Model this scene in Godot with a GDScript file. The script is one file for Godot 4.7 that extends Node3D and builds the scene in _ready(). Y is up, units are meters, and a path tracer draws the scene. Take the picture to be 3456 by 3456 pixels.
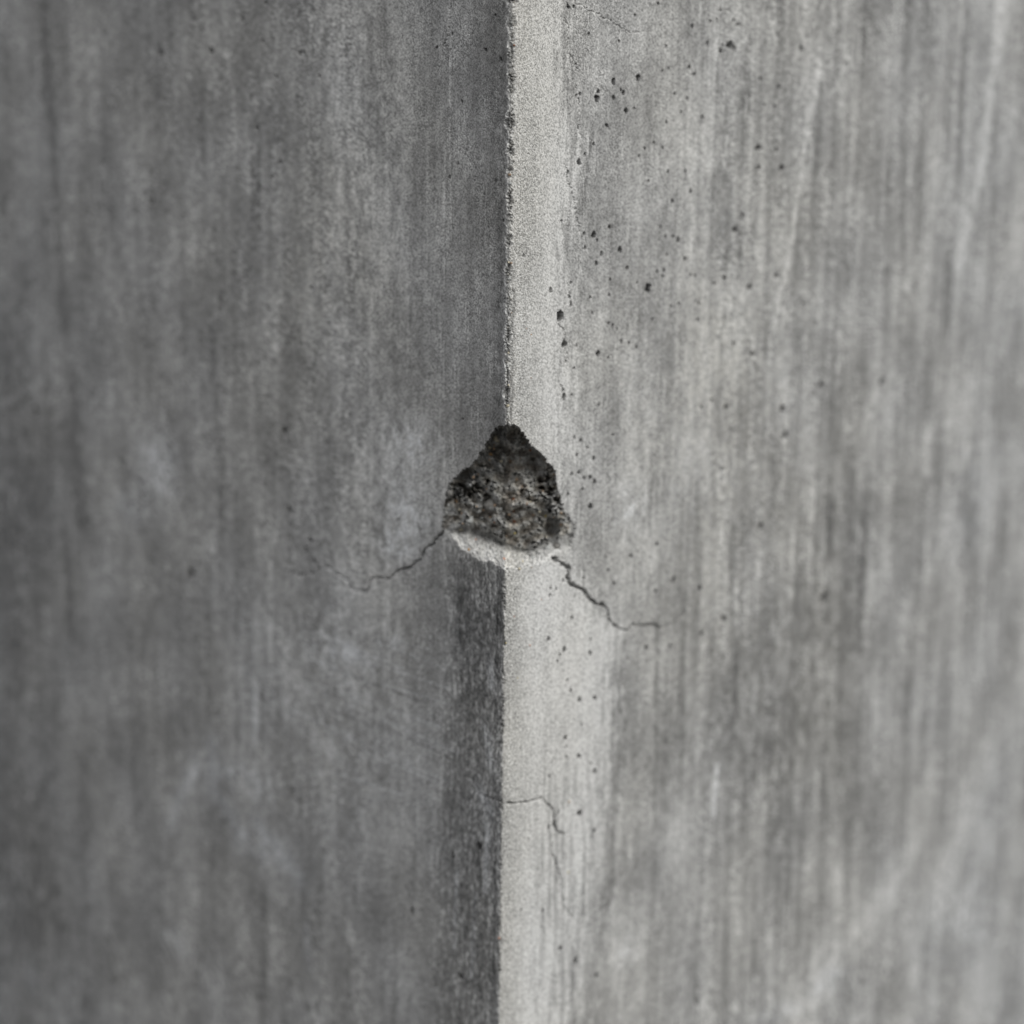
extends Node3D
# A corner of a cast concrete wall, close up: two faces that meet at a ragged edge, a chip broken out of it, cracks, air holes.
# The wall is built as sheets of small cells. Lengths in the lists are millimetres: x across the edge, y up from the middle of the chip.

const MID := 1.25          # height of the middle of the chip above the ground, metres
const PITCH := 12.0        # the camera looks down a little

var holes: Array[Vector3] = [
	Vector3(11.13, 100.16, .32), Vector3(12.19, 100.17, .24), Vector3(29.98, 100.96, .32), Vector3(25.03, 98.62, .24), Vector3(43.93, 99.66, .24), Vector3(43.03, 97.67, .25),
	Vector3(41.7, 97.39, .24), Vector3(37.63, 96.35, .32), Vector3(47.11, 97.39, .25), Vector3(48, 96.69, .24), Vector3(15.48, 94.8, .24), Vector3(21.79, 93.4, .24), Vector3(31.96, 92.23, .24),
	Vector3(41.16, 92.75, .4), Vector3(44.64, 92.37, .25), Vector3(44.22, 91.18, .4), Vector3(46.28, 92.29, .68), Vector3(47.44, 91.36, .49), Vector3(63.42, 91.49, .49), Vector3(37.24, 87.98, .32),
	Vector3(38.43, 86.49, .25), Vector3(31.28, 87.25, .24), Vector3(32.68, 87.74, .24), Vector3(53.77, 85.13, .32), Vector3(58, 83.34, .32), Vector3(20.8, 85.26, .49), Vector3(26.07, 85.97, .55),
	Vector3(17.65, 83.41, .32), Vector3(17.33, 82.03, .55), Vector3(22.45, 83.59, .24), Vector3(23, 82.97, .4), Vector3(20.87, 82.07, .4), Vector3(13.81, 83, .24), Vector3(13.08, 82.66, .24),
	Vector3(23.59, 79.36, .49), Vector3(25.35, 79.82, .24), Vector3(36.95, 81.56, .25), Vector3(34.1, 82.47, .24), Vector3(51.55, 81.52, .24), Vector3(54.91, 79.62, .25), Vector3(57.48, 79.11, .25),
	Vector3(19.61, 76.53, .32), Vector3(13.56, 76.32, .24), Vector3(40.47, 77.41, .32), Vector3(35.63, 78.73, .24), Vector3(32.5, 76.74, .24), Vector3(16.92, 72.86, .24), Vector3(15.13, 70.88, .24),
	Vector3(13.9, 69.35, .49), Vector3(26.66, 70.04, .25), Vector3(27.83, 71.44, .24), Vector3(29.76, 72.64, .24), Vector3(31.79, 71.43, .24), Vector3(53.85, 70.3, .55), Vector3(58.14, 69.66, .24),
	Vector3(11.6, 67.48, .24), Vector3(33.09, 66.45, .32), Vector3(36.95, 66.31, .24), Vector3(54.02, 65.92, .4), Vector3(59.53, 65.62, .49), Vector3(28.86, 64.69, .24), Vector3(38.31, 61.9, .32),
	Vector3(50.56, 56.02, .25), Vector3(34.25, 60.2, .32), Vector3(10.5, 57.73, .24), Vector3(20.58, 55.74, .32), Vector3(48.87, 53.04, .49), Vector3(17.28, 54.44, .61), Vector3(15.25, 54.77, .24),
	Vector3(18.05, 53.27, .25), Vector3(31.8, 54.89, .24), Vector3(32.91, 52.85, .25), Vector3(34.62, 52.71, .25), Vector3(35.82, 51.83, .4), Vector3(23.01, 50.84, .49), Vector3(15.55, 51.96, .25),
	Vector3(19.04, 50.31, .4), Vector3(37.44, 47.64, .4), Vector3(33.37, 48.89, .24), Vector3(17.97, 48.42, .32), Vector3(24.67, 46.97, .4), Vector3(32.81, 45.72, .25), Vector3(31.24, 45.51, .24),
	Vector3(32.44, 44.33, .24), Vector3(38.78, 44.09, .25), Vector3(39.82, 43.91, .24), Vector3(46.73, 42.6, .4), Vector3(44.39, 41.73, .25), Vector3(52.75, 40.17, .4), Vector3(59.16, 41.97, .4),
	Vector3(57.6, 41.56, .25), Vector3(29.34, 42.2, .8), Vector3(26.89, 43.51, .24), Vector3(21.08, 44.82, .24), Vector3(8.52, 43.93, .4), Vector3(12.73, 44.98, .24), Vector3(12.39, 42.28, .32),
	Vector3(16.83, 41.5, .25), Vector3(20.9, 41.64, .24), Vector3(12.78, 40.41, .32), Vector3(36.26, 38.19, .25), Vector3(40.91, 37.77, .25), Vector3(34.55, 37.83, .24), Vector3(10.64, 38.52, .92),
	Vector3(17.37, 38.26, .24), Vector3(21.77, 35.24, .25), Vector3(20.85, 35.66, .24), Vector3(30.46, 35.47, .24), Vector3(40.83, 34.24, .32), Vector3(66.24, 35.02, .25), Vector3(11.47, 32.63, .67),
	Vector3(14.18, 31.9, .24), Vector3(18.78, 29.61, .54), Vector3(20.99, 28.56, .24), Vector3(23.77, 31.63, .29), Vector3(25.47, 31.09, .24), Vector3(21.75, 35.01, .24), Vector3(22.72, 34.28, .24),
	Vector3(27.04, 29.93, .24), Vector3(11.92, 28.94, .24), Vector3(13.67, 27.25, .24), Vector3(11.69, 21.54, .49), Vector3(13.29, 21.76, .24), Vector3(11.51, 22.97, .24), Vector3(14.03, 12.69, .24),
	Vector3(15.41, 11.82, .24), Vector3(22.41, 11.88, .24), Vector3(2.96, 51.53, .24), Vector3(-8.99, 16.9, .24), Vector3(-10.98, 33.33, .24), Vector3(10.5, 57.75, .24), Vector3(14.03, 12.65, .24),
	Vector3(15.42, 11.82, .31), Vector3(22.24, 11.95, .24), Vector3(14.68, 8.88, .26), Vector3(18.26, 7.6, .31), Vector3(13.66, 4.92, .35), Vector3(15.21, 5.14, .35), Vector3(16.27, 3.82, .24),
	Vector3(17.58, 3.59, .35), Vector3(18.6, 2.49, .47), Vector3(16.08, 1.4, .26), Vector3(13.01, .88, .24), Vector3(17.85, -2.62, .55), Vector3(-9, 16.9, .24), Vector3(19.18, 18.85, .24),
	Vector3(16.83, 10.11, .24), Vector3(9.59, -18.39, .24), Vector3(10.77, -18.82, .24), Vector3(9.44, -19.93, .29), Vector3(14.25, -25.94, .36), Vector3(9.34, -29.2, .36), Vector3(12.71, -32.39, .45),
	Vector3(11.75, -33.26, .24), Vector3(11.31, -34.61, .24), Vector3(18.42, -34.81, .36), Vector3(13.5, -39.5, .29), Vector3(14.29, -41.87, .29), Vector3(16.26, -44.42, .45),
	Vector3(19.57, -44.8, .36), Vector3(16.8, -50.15, .24), Vector3(13.28, -52.01, .4), Vector3(13.46, -54.1, .24), Vector3(16.37, -57.01, .4), Vector3(13.55, -56.31, .24), Vector3(19.92, -61.34, .4),
	Vector3(19.12, -59.45, .24), Vector3(9.98, -59.53, .24), Vector3(12.25, -17.32, .24), Vector3(23.37, -20.42, .24), Vector3(16.6, -17.76, .24), Vector3(16.85, -69.91, .63),
	Vector3(11.95, -68.19, .36), Vector3(11.19, -70.42, .41), Vector3(20.1, -75, .41), Vector3(10, -70.83, .3), Vector3(13.05, -99.42, .41), Vector3(16.49, -103.44, .54), Vector3(9.11, -89.25, .36),
	Vector3(21.38, -108.89, .45), Vector3(4.45, -87.14, .24), Vector3(-8.33, -104.63, .63), Vector3(-19.24, -94.14, .45), Vector3(-4.61, -73.44, .63), Vector3(-10.22, -78.22, .45),
	Vector3(32.8, -13.74, .39), Vector3(27.01, -15.06, .35), Vector3(23.31, -20.42, .35), Vector3(21.94, -17.19, .24), Vector3(36.88, -22.51, .47), Vector3(43.16, -25.82, .31),
	Vector3(32.84, -24.28, .35), Vector3(49.11, -34.18, .47), Vector3(44.01, -36.46, .43), Vector3(31.08, -36.54, .39), Vector3(36.44, -37.47, .35), Vector3(18.31, -34.5, .35),
	Vector3(18.36, -31.68, .24), Vector3(42.36, 14.89, .32), Vector3(48.08, 14.02, .4), Vector3(61.86, 11.54, .68), Vector3(49.41, 27.99, .49), Vector3(53.98, 24.99, .49), Vector3(71.45, 15.8, .61),
	Vector3(62.87, 5.39, .61), Vector3(57.54, -14.48, .55), Vector3(74.6, -34.96, .74), Vector3(49.12, -34.18, .55), Vector3(43.17, -25.86, .49), Vector3(87.82, 14.35, .74), Vector3(44.61, 16.13, .32),
	Vector3(47.55, .04, .32), Vector3(-66.48, 88.98, .49), Vector3(-58.83, 96.03, .4), Vector3(-50.7, 84.21, .32), Vector3(-53.86, 91.79, .25), Vector3(-53.08, 99.74, .25), Vector3(-45.13, 89.43, .32),
	Vector3(-44.46, 89.53, .25), Vector3(-40.86, 84.85, .32), Vector3(-79.43, 88.31, .49), Vector3(-82.3, 54.41, .55), Vector3(-51.78, 62.79, .32), Vector3(-55.65, 72.71, .32),
	Vector3(-50.02, 66.03, .32), Vector3(-42.77, 39.6, .32), Vector3(-11.96, 94.41, .24), Vector3(-15.12, 91.76, .24), Vector3(-5.12, 91.68, .29), Vector3(-3.2, 98.45, .24), Vector3(-2, 89.98, .24),
	Vector3(-12.22, 66.03, .24), Vector3(-2.8, 66.3, .24), Vector3(-9.82, 81.25, .24), Vector3(-1.1, 58.54, .24), Vector3(-10.46, 68.94, .24), Vector3(-73.64, -31.13, .74), Vector3(-43.17, -16.51, .49),
	Vector3(-44.39, -18.9, .4), Vector3(-48.24, -10.54, .49), Vector3(-117.04, -.34, .74), Vector3(-42.37, -20.92, .32), Vector3(-49.17, 7.03, .55), Vector3(-48.04, -76.36, .52),
]

var crack_line_1: Array[Vector3] = [
	Vector3(-12.73, -7.58, .55), Vector3(-13.23, -8.09, .54), Vector3(-14.21, -9.48, .52), Vector3(-15.2, -11.03, .51), Vector3(-16.86, -12.25, .5), Vector3(-17.69, -14.6, .47),
	Vector3(-19.54, -16.71, .44), Vector3(-21.23, -17.79, .42), Vector3(-22.94, -18.7, .39), Vector3(-25.01, -20.89, .38), Vector3(-28.14, -21.31, .36), Vector3(-29.19, -22.25, .35),
	Vector3(-29.72, -24.77, .33), Vector3(-31.66, -25.25, .32), Vector3(-33.45, -25.18, .31), Vector3(-34.52, -23.55, .3), Vector3(-35.6, -23.12, .3), Vector3(-37.4, -22.35, .3),
	Vector3(-39.58, -21.48, .3), Vector3(-41.04, -22.52, .3), Vector3(-43.26, -24.28, .29), Vector3(-45.86, -25.26, .28), Vector3(-47.35, -24.56, .26), Vector3(-48.86, -24.92, .25),
]

var crack_line_2: Array[Vector3] = [
	Vector3(9.93, -11.93, .7), Vector3(11.08, -12.88, .72), Vector3(13.39, -14.91, .73), Vector3(13.2, -16.71, .75), Vector3(13.45, -17.92, .74), Vector3(14.62, -19.12, .73),
	Vector3(16.73, -20.51, .72), Vector3(17.94, -22.41, .67), Vector3(19.38, -24.03, .6), Vector3(21.04, -24.64, .53), Vector3(22.01, -25.68, .46), Vector3(22.29, -27.64, .41),
	Vector3(23.28, -29.53, .35), Vector3(24.74, -30.58, .33), Vector3(25.72, -31.41, .36), Vector3(26.69, -31.4, .38), Vector3(27.88, -30.6, .4), Vector3(28.62, -31.01, .41),
	Vector3(31.07, -31.34, .42), Vector3(32.8, -31.75, .41), Vector3(33.57, -32.65, .35), Vector3(34.56, -32.89, .3), Vector3(35.55, -32.63, .25), Vector3(37.05, -32.49, .23),
	Vector3(37.77, -31.69, .22), Vector3(39.52, -31.11, .2),
]

var crack_line_3: Array[Vector3] = [
	Vector3(-6.84, -64.55, .18), Vector3(-5.4, -61.9, .2), Vector3(-3.68, -61.83, .21), Vector3(-2.11, -61.91, .24), Vector3(-.55, -61.52, .28), Vector3(1.52, -62.33, .31), Vector3(4.1, -63.16, .32),
	Vector3(6.19, -63.67, .34), Vector3(8.56, -63.71, .34), Vector3(9.37, -65.1, .34), Vector3(10.86, -66.99, .36), Vector3(11.16, -68.75, .38), Vector3(11.19, -70.42, .4), Vector3(11.89, -72.33, .4),
	Vector3(13.53, -73.72, .4),
]

var crack_line_4: Array[Vector3] = [
	Vector3(10.73, -74.69, .3), Vector3(10.9, -76.97, .3), Vector3(11.75, -79.51, .3), Vector3(12.61, -82.34, .27), Vector3(13.18, -84.23, .23), Vector3(12.95, -86.39, .19), Vector3(13.56, -89.99, .17),
	Vector3(15.81, -93.64, .15),
]

var crack_line_5: Array[Vector3] = [
	Vector3(12.83, 100.77, .17), Vector3(13.34, 100.53, .18), Vector3(14.86, 99.82, .19), Vector3(15.89, 99.1, .2), Vector3(17.16, 98.86, .21), Vector3(18.2, 97.9, .22), Vector3(19.49, 97.78, .22),
	Vector3(21.06, 96.68, .22), Vector3(22.9, 95.58, .22), Vector3(24.48, 95.08, .21), Vector3(25.52, 95.15, .19), Vector3(27.12, 94.46, .18),
]

var flake_line_1: Array[Vector3] = [
	Vector3(10.96, 100.99, .2), Vector3(11.1, 100.04, .23), Vector3(11.11, 99.32, .25),
]

var flake_line_2: Array[Vector3] = [
	Vector3(10.27, 97.89, .18), Vector3(10.53, 97.41, .19), Vector3(11.17, 96.45, .2), Vector3(11.07, 95.01, .2), Vector3(11.22, 93.57, .21), Vector3(10.99, 92.61, .24), Vector3(11.14, 91.16, .27),
	Vector3(12.03, 90.31, .29), Vector3(12.81, 88.97, .26), Vector3(13.21, 87.99, .2),
]

var flake_line_3: Array[Vector3] = [
	Vector3(12.89, 84.84, .16), Vector3(13.19, 82.64, .18), Vector3(13.73, 80.92, .19), Vector3(13.75, 79.7, .2), Vector3(13.92, 77.73, .2), Vector3(13.56, 76.28, .2), Vector3(14.1, 74.78, .2),
	Vector3(14.51, 73.29, .2),
]

var flake_line_4: Array[Vector3] = [
	Vector3(10.92, 69.3, .2), Vector3(11.51, 67.55, .23), Vector3(11.44, 65.83, .27), Vector3(12.53, 64.03, .3), Vector3(13.09, 61.27, .27), Vector3(13.67, 58, .25), Vector3(14.36, 55.45, .25),
]

var flake_line_5: Array[Vector3] = [
	Vector3(13.27, 58.77, .22), Vector3(13.8, 57.73, .23), Vector3(14.36, 55.44, .25),
]

var flake_line_6: Array[Vector3] = [
	Vector3(13.88, 53.74, .2), Vector3(14.05, 51.72, .2),
]

var flake_line_7: Array[Vector3] = [
	Vector3(11.74, 45.44, .2), Vector3(12.28, 43.62, .27), Vector3(12.44, 42.1, .28), Vector3(12.86, 40.29, .25),
]

var flake_line_8: Array[Vector3] = [
	Vector3(10.37, 36.69, .3), Vector3(11.55, 35.15, .3), Vector3(11.71, 33.1, .3),
]

var flake_line_9: Array[Vector3] = [
	Vector3(11.87, 31.56, .25), Vector3(12.16, 29.49, .2),
]

var flake_line_10: Array[Vector3] = [
	Vector3(10.72, 24.37, .25), Vector3(11.51, 22.97, .25), Vector3(11.67, 21.54, .25),
]

var flake_line_11: Array[Vector3] = [
	Vector3(-12.15, 101.14, .2), Vector3(-12.38, 98.73, .26), Vector3(-12.61, 95.6, .29), Vector3(-12.72, 94.14, .26), Vector3(-13.59, 92.42, .19), Vector3(-13.95, 89.49, .15),
]

var hollow_outline := PackedVector2Array([Vector2(-1.17, 17.47), Vector2(1.64, 17.49), Vector2(3.18, 15.71), Vector2(4.97, 12.7), Vector2(7.22, 10.47), Vector2(8.59, 8.19), Vector2(9.96, 6.57), Vector2(10.22, 4.71), Vector2(10.96, 1.4), Vector2(12.16, -2.49), Vector2(14.27, -5.43), Vector2(14.55, -8.01), Vector2(13.69, -11.06), Vector2(12.36, -13.3), Vector2(10.31, -13.17), Vector2(9.17, -12.56), Vector2(6.48, -12.63), Vector2(3.59, -12.34), Vector2(.95, -11.84), Vector2(-1.46, -11.69), Vector2(-3.03, -11.32), Vector2(-4.36, -11.98), Vector2(-6.86, -11.35), Vector2(-9.38, -10.22), Vector2(-10.54, -8.92), Vector2(-13.31, -8), Vector2(-12.99, -5.39), Vector2(-12.67, -1.88), Vector2(-12.23, .96), Vector2(-11.33, 3.21), Vector2(-9.98, 4.88), Vector2(-7.28, 7.54), Vector2(-5.73, 9.7), Vector2(-4.41, 11.81), Vector2(-3.55, 13.8), Vector2(-2.69, 15.57)])

var ledge_front := PackedVector2Array([Vector2(-13.31, -8), Vector2(-10.54, -8.92), Vector2(-9.38, -10.22), Vector2(-6.86, -11.35), Vector2(-4.36, -11.98), Vector2(-3.03, -11.32), Vector2(-1.46, -11.69), Vector2(.95, -11.84), Vector2(3.59, -12.34), Vector2(6.48, -12.63), Vector2(9.17, -12.56), Vector2(12.36, -13.3), Vector2(14.65, -13.11)])

var ledge_back := PackedVector2Array([Vector2(-13.32, -7.42), Vector2(-9.19, -5.95), Vector2(-5.34, -5.47), Vector2(-2.65, -5.57), Vector2(-.87, -6.21), Vector2(.89, -7.01), Vector2(2.65, -8), Vector2(4.86, -8.66), Vector2(6.41, -8.59), Vector2(7.96, -7.71), Vector2(10.21, -7.55), Vector2(13.39, -7.55), Vector2(14.54, -7.55)])

var pale_border := PackedVector2Array([Vector2(9.92, 107.62), Vector2(10.03, 101.46), Vector2(10.65, 91.12), Vector2(10.12, 84.88), Vector2(12.26, 74.3), Vector2(12.49, 62.59), Vector2(11.29, 56.27), Vector2(13.18, 37.68), Vector2(12.81, 22.35), Vector2(10.48, 16.1), Vector2(9.9, 5.1), Vector2(13.64, -15.99), Vector2(17.2, -22.52), Vector2(22.6, -30.74), Vector2(23.73, -44), Vector2(22.66, -59.22), Vector2(20.97, -74.37), Vector2(17.99, -90.38), Vector2(16.41, -118.35), Vector2(16.57, -126.9)])

var dark_border := PackedVector2Array([Vector2(-11.1, 107.35), Vector2(-11.04, 101.16), Vector2(-12.26, 90.73), Vector2(-12.37, 78.1), Vector2(-10.65, 59.11), Vector2(-10.8, 26.54), Vector2(-11.78, 9.72), Vector2(-12.77, -7.39), Vector2(-12.9, -18.82), Vector2(-12.49, -41.82), Vector2(-12.99, -65.53), Vector2(-14.22, -90.03), Vector2(-14.97, -118.85), Vector2(-14.91, -127.3)])

var hollow_pits: Array[Vector3] = [
	Vector3(9.5, -5.45, 1.9), Vector3(-9.29, 4.59, 1.5), Vector3(.36, 16.69, 1.6), Vector3(-4.54, 3.52, .55), Vector3(3.37, 2.69, .6), Vector3(-6.99, 1.64, .6), Vector3(8.74, -.86, .6),
	Vector3(.6, -1.47, .65), Vector3(-.01, -4.34, .6), Vector3(4.85, -8.09, 1.1), Vector3(7.31, 5.08, .55), Vector3(2.36, 12.56, 1.2), Vector3(-1.96, 10.24, 1.2), Vector3(-.62, 8.43, 1),
	Vector3(6.59, 8.14, 1.3), Vector3(10.77, -.61, .6), Vector3(-9.22, -2.88, .6), Vector3(-11.05, -2.87, .5), Vector3(-9.95, 2.17, .6), Vector3(-3.14, -1.91, .6), Vector3(-3.32, -5.33, .7),
	Vector3(-1.46, 5.96, .5), Vector3(6, 3.34, .8),
]

var pit_depths := PackedFloat32Array([5, 4, 3, 2, 2, 2, 2, 2, 1.8, 1.6, 2, 2.5, 2.5, 2.5, 2, 1.5, 1.5, 1.5, 2, 1.5, 1.5, 1.5, 1.5])

var hollow_stones: Array[Vector3] = [
	Vector3(-1.97, 14.39, 1), Vector3(-10.27, -.82, .55), Vector3(1.81, -2.53, .5), Vector3(1.63, 2.3, .45), Vector3(1.56, -.25, .4), Vector3(-.16, -10.09, .5), Vector3(2.98, -12.59, .4),
	Vector3(-11.43, .69, .95), Vector3(-3.17, .33, 1.6), Vector3(-7.61, -3.95, 1.1), Vector3(1.95, -4.92, .35), Vector3(8.33, -2.85, .35), Vector3(.87, 10.61, .6), Vector3(-3.3, 11.16, .4),
	Vector3(-5.67, 8.78, .35), Vector3(8.85, -9.79, .85), Vector3(10.7, -9.71, .9), Vector3(-1.22, 4.25, 1), Vector3(-5.61, -1.49, .7), Vector3(-4.92, -2.87, .6), Vector3(7.15, .84, .8),
	Vector3(3.43, 13.45, .5), Vector3(-2.65, 12.49, .4), Vector3(.41, 12.5, .6), Vector3(-4.6, 8.65, .4), Vector3(1.1, 9.5, .5), Vector3(3.61, 1.18, .6), Vector3(3.43, -1.23, .8),
	Vector3(7.46, -4.2, .7), Vector3(-6.79, 4.06, .5), Vector3(-8.35, 1.42, .6), Vector3(-9.18, -6.51, .45), Vector3(-6.21, -7.76, .3), Vector3(-7.55, -10.18, .3), Vector3(-1.71, -9.31, .5),
	Vector3(-3.06, -8.4, .4), Vector3(3.58, -11.39, .5), Vector3(5.78, -11.04, .4), Vector3(3.9, -3.36, .6), Vector3(.41, -3.21, .6), Vector3(-3.53, 12.48, .35), Vector3(9.98, 5.66, .45),
	Vector3(7.72, 6.79, .5), Vector3(5.28, 7.07, .5), Vector3(-11.98, -1.95, .4), Vector3(-12.18, -4.74, .5),
]

var hollow_stone_kinds := PackedInt32Array([0, 1, 2, 2, 2, 3, 0, 4, 4, 5, 6, 6, 7, 1, 5, 5, 4, 4, 5, 5, 4, 7, 7, 4, 4, 4, 4, 4, 4, 4, 4, 0, 3, 1, 5, 4, 0, 5, 4, 4, 0, 7, 4, 4, 5, 4])

var edge_stones: Array[Vector3] = [
	Vector3(.19, 21.63, .55), Vector3(-.14, 50.32, .3), Vector3(.26, 29.57, .4), Vector3(.23, 32.3, .4), Vector3(.19, 25.74, .3), Vector3(.2, 43.73, .35), Vector3(.11, 94.62, .4),
	Vector3(.37, 92.62, .35), Vector3(-.12, 67.6, .5), Vector3(.14, 65.92, .5), Vector3(.3, 98.36, .3), Vector3(.1, 86.39, .3), Vector3(.08, 79.53, .35), Vector3(3.72, 36.73, .2),
	Vector3(4.7, 26.6, .22), Vector3(4.54, 35.37, .2), Vector3(2.95, -12.59, .35), Vector3(5.35, -29.59, .28), Vector3(2.08, -22.5, .22), Vector3(.4, -27.6, .25), Vector3(7.64, -20.39, .2),
	Vector3(2.9, -35.81, .25), Vector3(3.16, -45.4, .4), Vector3(5.48, -13.04, .25), Vector3(-.16, -91.6, .35), Vector3(14.34, -66.62, .3), Vector3(14.51, -82.59, .3), Vector3(.96, -98.33, .3),
	Vector3(.38, -73.11, .25), Vector3(.37, -82.37, .28),
]

var edge_stone_kinds := PackedInt32Array([0, 0, 5, 0, 0, 5, 7, 2, 7, 5, 4, 4, 4, 3, 2, 1, 1, 3, 3, 6, 3, 6, 5, 7, 3, 1, 6, 5, 5, 5])


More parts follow.
